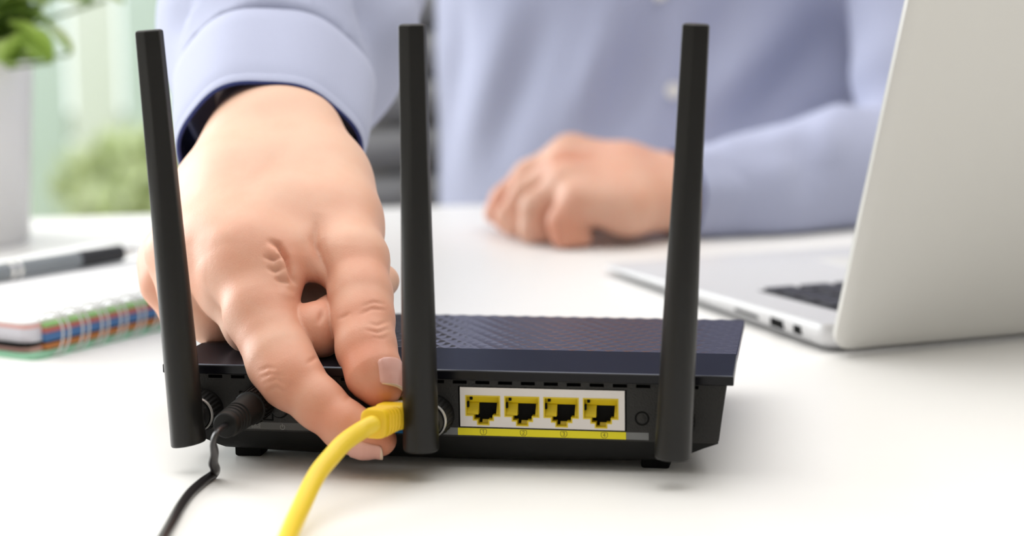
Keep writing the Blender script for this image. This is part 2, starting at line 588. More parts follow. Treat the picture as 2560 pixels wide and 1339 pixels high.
def blob_shrub(loc, r, h, label, seed):
    rr = random.Random(seed)
    s = thing('garden_shrub', label, 'shrub', loc, 0, 'low shrubs before the garden fence')
    bm = bmesh.new()
    for i in range(700):
        a, q = rr.uniform(0, 6.283), math.sqrt(rr.random())
        z = h * (0.12 + 0.88 * rr.random()) 
        k = math.sqrt(max(0.05, 1 - (z / h - 0.45) ** 2 * 2.6))
        p = Vector((math.cos(a) * r * q * k, math.sin(a) * r * q * k, z))
        R = Matrix.Rotation(rr.uniform(0, 6.28), 3, 'Z') @ Matrix.Rotation(rr.uniform(-1.2, 1.2), 3, 'X')
        L_, w = rr.uniform(0.04, 0.07), rr.uniform(0.014, 0.022)
        pts = [(-w, 0, 0), (0, -L_, 0.006), (w, 0, 0), (0, L_, 0.006)]
        bm.faces.new([bm.verts.new(p + R @ Vector(t)) for t in pts])
    f = obj('foliage', bm, M_SHRUB, s)
    tag(f, kind='stuff')
    bm = bmesh.new()
    for i in range(5):
        a = i * 1.26
        tube(bm, [(0, 0, 0), (0.05 * math.cos(a), 0.05 * math.sin(a), h * 0.4), (r * .5 * math.cos(a), r * .5 * math.sin(a), h * 0.8)], [0.012, 0.009, 0.004], 6)
    obj('stem', bm, M_STEM, s, smooth=True)


blob_shrub((-1.55, 5.3, -0.02), 0.30, 0.36, 'low bright green shrub left before the pale fence', 1)
blob_shrub((-0.93, 5.5, -0.02), 0.28, 0.44, 'taller green shrub right before the pale fence', 2)

# ------------------------------------------------------------------ desk
desk = thing('desk', 'white laminate desk top carrying the router, laptop and notebook', 'desk', (0, 0, 0))
e0, e1 = T(200, 541), T(975, 518)
sl = (e1[1] - e0[1]) / (e1[0] - e0[0])
yl, yr = e0[1] + (-1.0 - e0[0]) * sl, e0[1] + (1.0 - e0[0]) * sl
bm = bmesh.new()
prism(bm, [(-1.0, 0.18), (1.0, 0.18 + 2 * sl), (1.0, yr), (-1.0, yl)], TZ - 0.028, TZ)
bmesh.ops.bevel(bm, geom=bm.edges[:], offset=0.0015, segments=2, affect='EDGES')
obj('table_top', bm, M_TABLE, desk, smooth=True, angle=40)
for x, y in ((-0.92, 0.27), (0.92, 0.5), (-0.92, yl - 0.08), (0.92, yr - 0.08)):
    box('leg', (x, y, (TZ - 0.028) / 2), (0.05, 0.05, TZ - 0.028), M_FRAME, desk, 0.003)

# ------------------------------------------------------------------ router
RO = T(1110, 1168)
RA = math.radians(10)
router = thing('router', 'black three-antenna router seen from behind on the white desk', 'router', RO, -RA)
REX = np.array([math.cos(RA), -math.sin(RA), 0])
REY = np.array([math.sin(RA), math.cos(RA), 0])


def L(px, py, yl=0.0):          # router-local point seen at a pixel, on the router plane y = yl
    d = ray(px, py)
    p = CAM + d * (((RO - CAM) @ REY + yl) / (d @ REY)) - RO
    return np.array([p @ REX, p @ REY, p[2]])


def LW(p):                      # router-local point to world
    return RO + REX * p[0] + REY * p[1] + np.array([0, 0, p[2]])


mm = 0.001
# lower shell
secs = []
for y, X0, X1, z1, Xb, zb in ((0.0032, 99.0, 96.6, 12.0, 90, 11.4), (0.0035, 99.2, 96.6, 11.6, 86, 9.0), (0.005, 99.3, 96.5, 11.3, 83, 6.8),
                              (0.009, 99.3, 96.2, 11.2, 82, 5.2), (0.016, 98.0, 95, 11.2, 79, 4.2), (0.06, 93, 89, 12, 72, 4.0), (0.115, 87, 82, 14, 66, 6.0), (0.121, 85, 79, 17, 62, 11)):
    zt = 32.2 if y < 0.05 else (29.5 if y < 0.1 else 26.5)
    secs.append([(a * mm, y, b * mm) for a, b in ((-X0, zt), (X0, zt), (X1, z1), (Xb, zb), (-Xb, zb), (-X1, z1))])
bm = bmesh.new()
loft(bm, secs)
obj('lower_shell', bm, M_BLACK_SMOOTH, router, smooth=True, angle=35)
bm = bmesh.new()
PR = [(0.0, 11.4, 96.8, 0.0), (0.0005, 9.4, 91.5, 0.0), (0.0014, 7.2, 87.0, 0.1), (0.0028, 5.0, 83.5, 0.4), (0.005, 3.0, 81.5, 1.0), (0.009, 1.3, 80.0, 1.7), (0.015, 0.7, 79.0, 1.9), (0.06, 0.7, 74.0, 2.0)]  # undercut dropped close to the desk in near-black, standing in for contact shade
grid = [[bm.verts.new((h * mm * k / 10, y, (z + c * (k / 10) ** 2) * mm)) for k in range(-10, 11)] for y, z, h, c in PR]
for A, B in zip(grid, grid[1:]):
    for k in range(20):
        bm.faces.new((A[k], A[k + 1], B[k + 1], B[k]))
bmesh.ops.remove_doubles(bm, verts=bm.verts, dist=1e-6)
obj('underside_curve', bm, M_BLACK_SMOOTH, router, smooth=True, angle=50)

# rear panel with vent slots, port bay, label strip and button holes
SLOTS = [(-4.4 + 8.07 * k, 0.6 + 8.07 * k) for k in range(-12, 13)]
SLOTS = [s for s in SLOTS if -97 < s[0] and s[1] < 97]
BAY = (5.6, 64.9, 14.9, 29.5)
STRIPS = [(-74.5, -17.9, M_GLAB2), (-17.9, -8.0, M_BLAB), (-8.0, 5.2, M_GLAB), (5.2, 64.7, M_YLAB), (64.7, 72.6, M_GLAB)]
WAN = (-20.6, -4.4, 14.9, 29.5)
xs = sorted({-98.5, 98.5, BAY[0], BAY[1], WAN[0], WAN[1], -74.5, 72.6} | {q for s in SLOTS for q in s} | {-80, -60, -40, -25, 80, 90, -90})
zs = [11.4, 11.9, 14.6, 14.9, 20, 25, 29.5, 30.35, 31.55, 32.3]


def pan_depth(x, z):
    if any(a < x < b for a, b in SLOTS) and 30.35 < z < 31.55:
        return 0.0022
    if (BAY[0] < x < BAY[1] or WAN[0] < x < WAN[1]) and 14.9 < z < 29.5:
        return 0.0028
    if -74.5 < x < 72.6 and 11.9 < z < 14.6:
        return 0.0003
    return 0.0


def pan_warp(x, z):
    k = max(0.0, (abs(x) - 74) / 24.5)
    return (x + math.copysign(1, x) * k * (-1.9 + (z - 11.4) * 0.135)) * mm, z * mm


bm = bmesh.new()
stepped_panel(bm, xs, zs, pan_depth, lambda x, z: 1 if pan_depth(x, z) > 0.001 else 0, pan_warp)
obj('rear_panel', bm, [M_BLACK, M_DARK], router)

# cover: flat rear strip with lip, sloping textured front
bm = bmesh.new()
TOPZ = 35.5


def hw(y):
    return 101.9 - 5.0 * (y / 128.0)


sec = []
for z, ins in ((32.0, 0.3), (32.3, 0.0), (35.0, 0.0), (35.3, 0.3)):
    sec.append([((-hw(-1) + ins) * mm, (-1.2 + ins) * mm, z * mm), ((hw(-1) - ins) * mm, (-1.2 + ins) * mm, z * mm), ((hw(37.5) - ins) * mm, 37.5 * mm, z * mm), ((-hw(37.5) + ins) * mm, 37.5 * mm, z * mm)])
loft(bm, sec)
obj('cover_lip', bm, M_LIP, router)
bm = bmesh.new()
loft(bm, [[((-hw(-1) + i_) * mm, (-1.2 + i_) * mm, z * mm), ((hw(-1) - i_) * mm, (-1.2 + i_) * mm, z * mm), ((hw(37.5) - i_) * mm, 37.5 * mm, z * mm), ((-hw(37.5) + i_) * mm, 37.5 * mm, z * mm)] for z, i_ in ((35.25, 0.3), (35.5, 0.55))])
obj('cover_strip', bm, M_GLOSS, router)
nx_, ny_ = 300, 130
V, Q = [], []
for j in range(ny_ + 1):
    y = 37.9 + (138 - 37.9) * j / ny_
    for i in range(nx_ + 1):
        x = (2 * i / nx_ - 1) * (hw(y) - 0.3)
        zt = TOPZ - 0.15 - 5.6 * ((y - 37.9) / 100.1)
        u_, v_ = x / 6.7 + y / 12.5, x / 6.7 - y / 12.5
        e = abs(math.sin(math.pi * u_)) * abs(math.sin(math.pi * v_))
        zt -= 0.25 * e ** 0.8
        V.append((x * mm, y * mm, zt * mm))
V = np.array(V)
ii, jj = np.meshgrid(np.arange(nx_), np.arange(ny_))
a_ = (jj * (nx_ + 1) + ii).ravel()
Q = np.stack([a_, a_ + 1, a_ + nx_ + 2, a_ + nx_ + 1], 1)
mesh_np('textured_cover', V, Q, M_GLOSS2, router)
bm = bmesh.new()
sec = []
for dz, ins in ((-3.6, 0.5), (-3.2, 0.0), (-0.75, 0.0), (-0.65, 0.2)):
    sec.append([((-hw(37.9) + ins) * mm, 37.9 * mm, (TOPZ + dz) * mm), ((hw(37.9) - ins) * mm, 37.9 * mm, (TOPZ + dz) * mm), ((hw(138) - ins) * mm, (138 - ins) * mm, (TOPZ - 5.6 + dz) * mm), ((-hw(138) + ins) * mm, (138 - ins) * mm, (TOPZ - 5.6 + dz) * mm)])
loft(bm, sec)
obj('cover_edge', bm, M_GLOSS2, router)

for x, y in ((-74, 12), (74, 12), (-62, 108), (62, 108)):
    bm = bmesh.new()
    add_box(bm, (x * mm, y * mm, 2.4 * mm), (10 * mm, 9 * mm, 4.8 * mm), 0.0008)
    obj('rubber_foot', bm, M_DARK, router, smooth=True, angle=40)

# label strips and their print
strip_y = 0.00022
strip_objs = []
for x0, x1, m in STRIPS:
    s = box('label_strip', ((x0 + x1) / 2 * mm, strip_y, 13.25 * mm), ((x1 - x0 - 0.05) * mm, 0.0003, 2.62 * mm), m, router)
    strip_objs.append(s)
strip_objs[0]['label'] = 'charcoal label strip with power symbols'
strip_objs[1]['label'] = 'blue label strip with globe symbol'
strip_objs[3]['label'] = 'yellow label strip with port numbers 1 to 4'


def flat(name, polys, y, m, parent):
    bm = bmesh.new()
    for p in polys:
        try:
            bm.faces.new([bm.verts.new((x * mm, y, z * mm)) for x, z in p])
        except ValueError:
            pass
    r = bmesh.ops.extrude_face_region(bm, geom=bm.faces[:])
    bmesh.ops.translate(bm, vec=(0, 0.00004, 0), verts=[v for v in r['geom'] if isinstance(v, bmesh.types.BMVert)])
    return obj(name, bm, m, parent)


def stroke(pts, w, closed=False):
    """list of quads along a polyline"""
    pts = [np.array(p, float) for p in pts]
    if closed:
        pts = pts + [pts[0]]
    out = []
    for a, b in zip(pts, pts[1:]):
        d = (b - a) / max(np.linalg.norm(b - a), 1e-9)
        n = np.array([-d[1], d[0]]) * w / 2
        e = d * w * 0.35
        out.append([a + n - e, b + n + e, b - n + e, a - n - e])
    return out


DIG = {'1': [[(-.28, .35), (0.05, .6), (0.05, -.6)]], '2': [[(-.32, .35), (-.12, .6), (.2, .6), (.34, .36), (.28, .1), (-.34, -.58), (.36, -.58)]],
       '3': [[(-.32, .48), (-.08, .62), (.22, .56), (.32, .32), (.18, .08), (-.05, .04), (.2, 0), (.35, -.28), (.22, -.55), (-.1, -.62), (-.34, -.48)]],
       '4': [[(.16, -.62), (.16, .62), (-.36, -.22), (.38, -.22)]]}
for k, d in enumerate('1234'):
    cx, cz = 14.35 + 14.25 * k, 13.25
    polys = []
    for pl in DIG[d]:
        polys += stroke([(cx + a, cz + b * 0.95 + 0.08) for a, b in pl], 0.15)
    flat('digit', polys, 0.00002, M_INK, strip_objs[3])
    sh = [(-1.12, .72), (-.85, .98), (.85, .98), (1.12, .72), (1.12, -.3), (.6, -.95), (-.6, -.95), (-1.12, -.3)]
    flat('port_symbol', stroke([(cx + a, cz + b) for a, b in sh], 0.15, True), 0.00002, M_INK, strip_objs[3])
arc = [(-58.6 + 0.82 * math.cos(t), 12.95 + 0.82 * math.sin(t)) for t in np.linspace(math.radians(125), math.radians(415), 18)]
flat('power_symbol', stroke(arc, 0.26) + stroke([(-58.6, 13.1), (-58.6, 14.1)], 0.26), 0.00002, M_INKG, strip_objs[0])
pl = []
for r_, z in enumerate((13.95, 13.55)):
    for c in range(4):
        x = -69.9 + c * 0.85
        pl += stroke([(x, z - .14), (x, z + .2)], 0.16) + stroke([(x, z + (.16 if (c + r_) % 2 else -.1)), (x + .48, z + (.16 if (c + r_) % 2 else -.1))], 0.14) + (stroke([(x + .48, z - .14), (x + .48, z + .2)], 0.16) if c % 2 else [])
pl += stroke([(-70, 13.05), (-66.9, 13.05)], 0.18)
for c in range(4):
    pl += stroke([(-70 + c * .85, 12.6), (-69.4 + c * .85, 12.6)], 0.18)
flat('supply_marking', pl, 0.00002, M_INKG, strip_objs[0])
gl = [(-16.6 + 0.8 * math.cos(t), 13.2 + 0.8 * math.sin(t)) for t in np.linspace(0, 2 * math.pi, 18)[:-1]]
flat('globe_symbol', stroke(gl, 0.18, True) + stroke([(-17.4, 13.2), (-15.8, 13.2)], .14) + stroke([(-16.6, 14), (-16.6, 12.4)], .14), 0.00002, mat('pale_blue_ink', (0.2, 0.45, 0.7), 0.6), strip_objs[1])


# sockets -------------------------------------------------------------
def jack_cells(x0):
    return [x0, x0 + .55, x0 + 2.55, x0 + 3.05, x0 + 4.1, x0 + 4.6, x0 + 8.1, x0 + 8.6, x0 + 9.75, x0 + 10.25, x0 + 12.0, x0 + 12.5]


def jack_zone(x, z, x0):
    """0 outside, 1 rim, 2 opening of one stepped socket whose top left corner is x0, 26.4"""
    q = x - x0

    def inside(q, z, m):
        return (m < q < 12.5 - m and 18.9 + m < z < 26.4 - m) or (2.6 + m < q < 10.2 - m and 17.3 + m < z < 20 - m) or (4.1 + m < q < 8.6 - m and 15.7 + m < z < 18.5 - m)
    return 2 if inside(q, z, 0.48) else (1 if inside(q, z, 0) else 0)


def socket_block(x0, x1, jx, name):
    bm = bmesh.new()
    xs = sorted({x0, x1} | {q for j in jx for q in jack_cells(j)} | {j + 2.6 for j in jx} | {j + 10.2 for j in jx} | {j + 3.08 for j in jx} | {j + 9.72 for j in jx} | {j + 4.58 for j in jx} | {j + 8.12 for j in jx})
    xs = [x for i, x in enumerate(xs) if i == 0 or x - xs[i - 1] > 1e-4]
    zs = sorted({15.15, 29.2, 26.4, 25.92, 18.9, 19.38, 17.3, 17.78, 15.7, 16.18, 18.5, 20})
    stepped_panel(bm, xs, zs, lambda x, z: None if any(jack_zone(x, z, j) for j in jx) else 0.0, lambda x, z: 0, lambda x, z: (x * mm, z * mm))
    # outer returns of the plate
    for (a, b) in (((x0, 15.15), (x1, 15.15)), ((x1, 15.15), (x1, 29.2)), ((x1, 29.2), (x0, 29.2)), ((x0, 29.2), (x0, 15.15))):
        bm.faces.new([bm.verts.new(v) for v in ((a[0] * mm, 0, a[1] * mm), (b[0] * mm, 0, b[1] * mm), (b[0] * mm, 0.0035, b[1] * mm), (a[0] * mm, 0.0035, a[1] * mm))])
    plate = obj(name, bm, M_NICKEL, router)
    plate.location.y = -0.0002
    for j in jx:
        b2 = bmesh.new()
        jxs = sorted({q for q in jack_cells(j)} | {j + .48, j + 12.02, j + 2.6, j + 10.2, j + 3.08, j + 9.72, j + 4.58, j + 8.12})
        jxs = [x for i, x in enumerate(jxs) if i == 0 or x - jxs[i - 1] > 1e-4]
        jzs = [15.7, 16.18, 17.3, 17.78, 18.5, 18.9, 19.38, 20, 25.92, 26.4]

        def dep(x, z):
            k = jack_zone(x, z, j)
            return None if k == 0 else (-0.00005 if k == 1 else 0.0068)
        stepped_panel(b2, jxs, jzs, dep, lambda x, z: 1 if jack_zone(x, z, j) == 2 else 0, lambda x, z: (x * mm, z * mm))
        for f in b2.faces:       # walls yellow, only the far end is black
            if min(v.co.y for v in f.verts) < 0.006:
                f.material_index = 0
        ins = obj('port_insert', b2, [M_YPLAST, M_DARK], plate)
        # contact carrier above the opening, sloping side shoulders, latch ramp
        b3 = bmesh.new()
        X0, X1 = (j + .5) * mm, (j + 12.0) * mm
        pr = [(0.0012, 25.9), (0.0034, 22.7), (0.0084, 22.5), (0.0084, 25.9)]
        loft(b3, [[(X0, y, z * mm) for y, z in pr], [(X1, y, z * mm) for y, z in pr]])
        for (a, b_) in ((j + .5, j + 4.5), (j + 10.9, j + 12.0)):
            pr = [(0.0006, 19.4), (0.0008, 20.2), (0.0027, 23.3), (0.0084, 23.3), (0.0084, 19.4)]
            loft(b3, [[(a * mm, y, z * mm) for y, z in pr], [(b_ * mm, y, z * mm) for y, z in pr]])
        pr = [(0.0022, 16.2), (0.0050, 19.9), (0.0068, 19.9), (0.0068, 16.2)]
        loft(b3, [[((j + 5.6) * mm, y, z * mm) for y, z in pr], [((j + 8.1) * mm, y, z * mm) for y, z in pr]])
        obj('contact_carrier', b3, M_YPLAST, plate)
        b4 = bmesh.new()
        add_box(b4, ((j + 1.9) * mm, 0.0013, 25.1 * mm), (0.9 * mm, 0.0012, 1.1 * mm))
        add_box(b4, ((j + .8) * mm, 0.0012, 22.9 * mm), (0.65 * mm, 0.0014, 1.9 * mm))
        obj('latch_slot', b4, M_DARK, plate)
    return plate


pl4 = socket_block(6.2, 64.3, [8.05 + 13.87 * k for k in range(4)], 'port_block')
pl4['label'] = 'silver four-socket block with yellow ports'
plw = socket_block(-20.0, -5.0, [-18.8], 'internet_port')

# reset pin hole, power button, supply socket
for nm, (cx, cz), r_, out in (('reset_button', (70.3, 19.6), 2.55, 0.0002), ('power_button', (-59.4, 19.6), 3.4, 0.0016)):
    bm = bmesh.new()
    lathe(bm, (cx * mm, -0.00006, cz * mm), (0, 1, 0), [(0, (r_ - .62) * mm), (0, r_ * mm), (0.0006, (r_ + .05) * mm), (0.0007, (r_ - .6) * mm)], 40)
    ring = obj('button_gap', bm, M_DARK, router, smooth=True, angle=40)
    bm = bmesh.new()
    lathe(bm, (cx * mm, -out, cz * mm), (0, 1, 0), [(0, 0), (0.0001, (r_ - 1.1) * mm), (0.0004, (r_ - .68) * mm), (0.0018, (r_ - .6) * mm)], 40)
    obj(nm, bm, M_BLACK, router, smooth=True, angle=40)
bm = bmesh.new()
for c, s in (((-68, 0.0001, 25.6), (12.2, 0.0006, .5)), ((-68, 0.0001, 15.5), (12.2, 0.0006, .5)), ((-62.1, 0.0001, 20.5), (.5, 0.0006, 10.5)), ((-73.9, 0.0001, 20.5), (.5, 0.0006, 10.5))):
    add_box(bm, (c[0] * mm, c[1], c[2] * mm), (s[0] * mm, s[1], s[2] * mm))
obj('supply_socket', bm, M_DARK, router)


# antennas ------------------------------------------------------------
def rounded(poly, r, n=4):
    out = []
    m = len(poly)
    for i in range(m):
        p0, p1, p2 = (np.array(poly[(i + k - 1) % m], float) for k in range(3))
        a = p1 + (p0 - p1) / np.linalg.norm(p0 - p1) * r
        b = p1 + (p2 - p1) / np.linalg.norm(p2 - p1) * r
        for k in range(n):
            t = k / (n - 1)
            out.append((1 - t) ** 2 * a + 2 * t * (1 - t) * p1 + t * t * b)
    return np.array(out)


HEX = rounded([(-4.35, 2.6), (-4.35, -2.2), (-0.1, -3.9), (4.35, -2.2), (4.35, 2.6), (0, 3.9)], 0.45)
HEX = np.concatenate([[a + (b - a) * k / 5 for k in range(5)] if np.linalg.norm(b - a) > 1.0 else [a] for a, b in zip(HEX, np.roll(HEX, -1, 0))])
ANG = np.arctan2(HEX[:, 1], HEX[:, 0])
for nm, bx, tx, zb, zt in (('left', -87.9, -96.7, 10.2, 154.9), ('middle', -4.3, -4.5, 10.4, 156.4), ('right', 82.6, 90.4, 10.2, 156.0)):
    ant = bpy.data.objects.new('antenna', None)
    link(ant, router)
    bm = bmesh.new()
    secs = []
    prof = [(0.0, 0.94), (0.002, 0.98), (0.005, 0.997), (0.02, 1.0), (0.035, 1.0)] + [(t, 1.0) for t in np.linspace(0.06, 0.993, 26)] + [(0.9965, 0.97), (0.9985, 0.90), (1.0, 0.78)]
    for t, k in prof:
        w = min(1.0, max(0.0, (t - 0.30) / 0.5))
        w = w * w * (3 - 2 * w)
        Rc = 6.25 - 1.3 * t
        circ = np.stack([Rc * np.cos(ANG), Rc * np.sin(ANG)], 1)
        hexs = HEX * (1.22 - 0.22 * t)
        s = (circ * (1 - w) + hexs * w) * k
        cx = bx + (tx - bx) * t
        cz = zb + (zt - zb) * t
        lean = (tx - bx) / (zt - zb)
        tilt = 0.0
        if t < 0.03:
            tilt = 0.10
        secs.append([((cx + q[0]) * mm, (-17 + q[1]) * mm, (cz - lean * q[0] + (0.12 * q[0] if nm == 'left' and t < 0.03 else 0)) * mm) for q in s])
    loft(bm, secs)
    rod = obj('antenna_rod', bm, M_ANT, ant, smooth=True, angle=28)
    # pivot knuckle, bright ring, ribbed screw collar
    ks = 0.84 if nm == 'right' else 1.0
    kx, kz = (bx + (tx - bx) * 0.06 + {'left': 1.0, 'middle': 1.2, 'right': -0.4}[nm]), 19.0
    bm = bmesh.new()
    lathe(bm, (kx * mm, -0.016, kz * mm), (0, 1, 0), [(0, 0), (0, 0.0052), (0.0062, 0.0054)], 40)
    obj('pivot_knuckle', bm, M_BLACK_SMOOTH, ant, smooth=True, angle=40)
    bm = bmesh.new()
    lathe(bm, (kx * mm, -0.0102, kz * mm), (0, 1, 0), [(a, b * ks) for a, b in ((0, 0.0058), (0, 0.0062), (0.0003, 0.0063), (0.0012, 0.0063), (0.0012, 0.0058))], 56)
    r_ = obj('collar_ring', bm, M_CHROME, ant, smooth=True, angle=40)
    r_['label'] = 'bright steel ring'
    bm = bmesh.new()
    N = 112
    rings = []
    for y, rr in ((-0.0088, 6.2), (-0.0084, 6.7), (-0.0026, 7.3), (-0.0020, 7.1), (0.0004, 7.2)):
        rg = []
        for k in range(N):
            ph = 2 * math.pi * k / N
            q = rr * ks - (0.32 if (k % 4) in (2, 3) and -0.0086 < y < -0.0021 else 0)
            rg.append((kx * mm + q * mm * math.cos(ph), y, kz * mm + q * mm * math.sin(ph)))
        rings.append(rg)
    loft(bm, rings)
    obj('screw_collar', bm, M_BLACK_SMOOTH, ant)

# ------------------------------------------------------------------ yellow network cable with plug
netc = thing('network_cable', 'yellow network cable whose plug is held by the fingers', 'cable', LW((-12.6, -0.02, 20)))
NC = np.array(netc.location)


def cable_part(name, bm, m, parent, origin, **kw):
    o = obj(name, bm, m, parent, **kw)
    return o


bo_end = L(932, 1060, -0.0335)     # middle of the boot's rear face
bo_fr = L(1013, 1026, -0.0045)     # nose of the plug at the socket
A0, A1 = LW(bo_end), LW(bo_fr)
ax = A1 - A0
LEN = np.linalg.norm(ax)
ax /= LEN
side = np.cross(ax, [0, 0, 1.0])
side /= np.linalg.norm(side)
upv = np.cross(side, ax)


def rect_ring(c, w, h, r, n=5):
    pts = rounded([(-w, -h), (w, -h), (w, h), (-w, h)], r, n)
    return [tuple(c + side * a * mm + upv * b * mm - NC) for a, b in pts]


bm = bmesh.new()
ribs = [(0.0, 4.0, 4.3, 2.9), (0.0006, 4.7, 5.0, 3.3)]
t = 0.003
for k in range(5):
    e, g = 4.75 + 0.18 * k, 5.0 - 0.17 * k
    ribs += [(t, e, g, 2.9), (t + 0.0003, e - .36, g - .36, 2.7), (t + 0.0011, e - .34, g - .36, 2.7), (t + 0.0014, e + .02, g - .05, 2.7)]
    t += 0.0024
ribs += [(t + .001, 5.75, 4.25, 1.6), (0.0225, 5.85, 4.1, 1.2), (0.0228, 5.5, 3.9, 1.0)]
secs = [rect_ring(A0 + ax * a, w, h, r) for a, w, h, r in ribs]
loft(bm, secs)
obj('plug_boot', bm, M_BOOT, netc, smooth=True, angle=45)
bm = bmesh.new()
loft(bm, [rect_ring(A0 + ax * a, w, h, 0.4) for a, w, h in ((0.0226, 5.6, 3.7), (0.0285, 5.6, 3.7), (LEN + 0.0005, 5.5, 3.6))])
obj('clear_plug', bm, M_CLEAR, netc)
bm = bmesh.new()
for k in range(8):
    c = A0 + ax * (LEN - 0.003) + side * (k - 3.5) * 1.02 * mm + upv * 3.65 * mm - NC
    add_box(bm, c, (0.0004, 0.0004, 0.0004))
obj('plug_contacts', bm, M_GOLD, netc)
# cable
e = A0 + ax * 0.001
dirb = -ax
cp = [A0 + ax * 0.007, A0, P(899, 1078, 0.7165), P(860, 1106, 0.709), P(828, 1141, 0.702), P(799, 1176, 0.695), P(778, 1212, 0.688), P(757, 1258, 0.678), P(734, 1308, 0.665), P(712, 1362, 0.647), P(690, 1430, 0.622), P(670, 1500, 0.597)]
last = cp[-1]
for k in range(3):
    last = last + np.array([-0.006, -0.05, 0.0])
    cp.append(np.array([last[0], last[1], TZ + 0.0034]))
cp = [np.array([p[0], p[1], max(p[2], TZ + 0.0033)]) for p in cp]
path = spline(cp, 10)
bm = bmesh.new()
tube(bm, path - NC, 0.0031, 24)
obj('cable_jacket', bm, M_CABLE, netc, smooth=True, angle=60)

# ------------------------------------------------------------------ black power cord with round plug
pw0 = L(646, 1004, -0.001)
pw1 = L(562, 1064, -0.030)
powc = thing('power_cord', 'thin black power cord plugged in beside the left antenna', 'cord', LW(pw1))
PC = np.array(powc.location)
B0, B1 = LW(pw0), LW(pw1)
ax2 = B1 - B0
L2 = np.linalg.norm(ax2)
bm = bmesh.new()
prof = [(0, 0.0030), (0.0002, 0.0062), (0.008, 0.0060), (0.0085, 0.0055), (0.017, 0.0052)]
t = 0.0185
for k in range(4):
    prof += [(t, 0.0052 - .00012 * k), (t + .0003, 0.0046), (t + .0010, 0.0046), (t + .0013, 0.0051 - .00012 * k)]
    t += 0.0023
prof += [(L2 - 0.0004, 0.0045), (L2, 0.0041), (L2 + 0.0002, 0.0026), (L2, 0)]
lathe(bm, B0 - PC, ax2, prof, 40)
obj('round_plug', bm, M_BLACK_SMOOTH, powc, smooth=True, angle=35)
bm = bmesh.new()
d2, a2, b2_ = frame_of(ax2)
for k in range(26):
    ph = 2 * math.pi * k / 26
    n_ = math.cos(ph) * a2 + math.sin(ph) * b2_
    rot = Matrix((np.cross(n_, d2), n_, d2)).transposed()
    add_box(bm, B0 - PC + ax2 / L2 * 0.0045 + n_ * 0.0061, (0.0006, 0.0005, 0.0062), rot=rot)
obj('grip_ribs', bm, M_BLACK_SMOOTH, powc)
pts = [B1 - ax2 / L2 * 0.003, B1 + ax2 / L2 * 0.002, P(541, 1082, 0.722), P(533, 1105, 0.722), P(536, 1132, 0.727), P(533, 1156, 0.732), P(538, 1172, 0.736)]
pts += [T(533, 1186, .0016), T(505, 1206, .0016), T(476, 1232, .0016), T(452, 1264, .0016), T(433, 1297, .0016), T(410, 1336, .0016), T(375, 1395, .0016), T(320, 1480, .0016)]
pts = [np.array([p[0], p[1], max(p[2], TZ + 0.0016)]) for p in pts]
path = spline(pts, 10)
tw = np.concatenate([np.linspace(0, 2.2, 50), np.linspace(2.2, 4.2, len(path) - 50)])
bm = bmesh.new()
tube(bm, path - PC, 0.0014, 16, sect=lambda p: (1.25 * math.cos(p) * (0.78 + 0.22 * abs(math.cos(p))), 0.72 * math.sin(p)), twist=tw)
obj('cord', bm, M_CORD, powc, smooth=True, angle=60)

# ------------------------------------------------------------------ laptop
LA = math.radians(20.5)
LP = T(2066, 888)
lap = thing('laptop', 'open silver laptop seen from behind on the right of the desk', 'laptop', LP, LA)
LWD, LDP = 0.325, 0.256
bm = bmesh.new()


def lap_sec(y, z0, z1, r=0.012):
    return [(0.0, y, z0), (LWD, y, z0), (LWD, y, z1), (0.0, y, z1)]


def wedge(bm, x0, x1, ys, mi=0):
    secs = []
    for y, zb, zt in ys:
        secs.append([(x0, y, zb), (x1, y, zb), (x1, y, zt), (x0, y, zt)])
    loft(bm, secs, mi=mi)


outline = rounded([(0, 0), (LWD, 0), (LWD, LDP), (0, LDP)], 0.011, 6)


def lap_top(y):
    return 0.0135 - 0.0085 * (y / LDP)


def lap_bot(y):
    return 0.0018 + 0.0004 * (y / LDP)


secs = []
for k, ins in ((0, 0.004), (0.15, 0.0015), (0.45, 0.0), (0.85, 0.0), (1.0, 0.0007)):
    s = []
    for p in outline:
        x = LWD / 2 + (p[0] - LWD / 2) * (1 - ins / (LWD / 2))
        y = LDP / 2 + (p[1] - LDP / 2) * (1 - ins / (LDP / 2))
        s.append((x, y, lap_bot(y) + (lap_top(y) - lap_bot(y)) * k))
    secs.append(s)
loft(bm, secs)
base = obj('base', bm, M_ALU2, lap, smooth=True, angle=40)
slope = math.atan(0.0085 / LDP)
Rk = Matrix.Rotation(-slope, 3, 'X')
bm = bmesh.new()
add_box(bm, (LWD / 2, 0.062, lap_top(0.062) + 0.0001), (0.276, 0.104, 0.0004), rot=Rk)
obj('keyboard_well', bm, M_KEY, lap)
kb = bmesh.new()
add_box(kb, (0, 0, 0), (0.0158, 0.0152, 0.0012), 0.0006, 2)
kme = obj('key', kb, M_KEY, base, smooth=True, angle=40).data
first = True
for r_ in range(6):
    n_ = 14
    yy = 0.016 + r_ * 0.0182
    for c in range(n_):
        if r_ == 5 and 4 <= c <= 8:
            continue
        if first:
            k_ = base.children[0]
            first = False
        else:
            k_ = bpy.data.objects.new('key', kme)
            link(k_, base)
        k_.location = (LWD / 2 - 0.1265 + c * 0.01946, yy, lap_top(yy) + 0.0009)
        k_.rotation_euler = (-slope, 0, 0)
bm = bmesh.new()
add_box(bm, (LWD / 2 - .0, 0.016 + 5 * 0.0182, lap_top(0.107) + 0.0009), (0.094, 0.0152, 0.0012), 0.0006, rot=Rk)
obj('space_bar', bm, M_KEY, base, smooth=True, angle=40)
bm = bmesh.new()
add_box(bm, (LWD / 2, 0.170, lap_top(0.170) + 0.0001), (0.105, 0.076, 0.0005), 0.0001, rot=Rk)
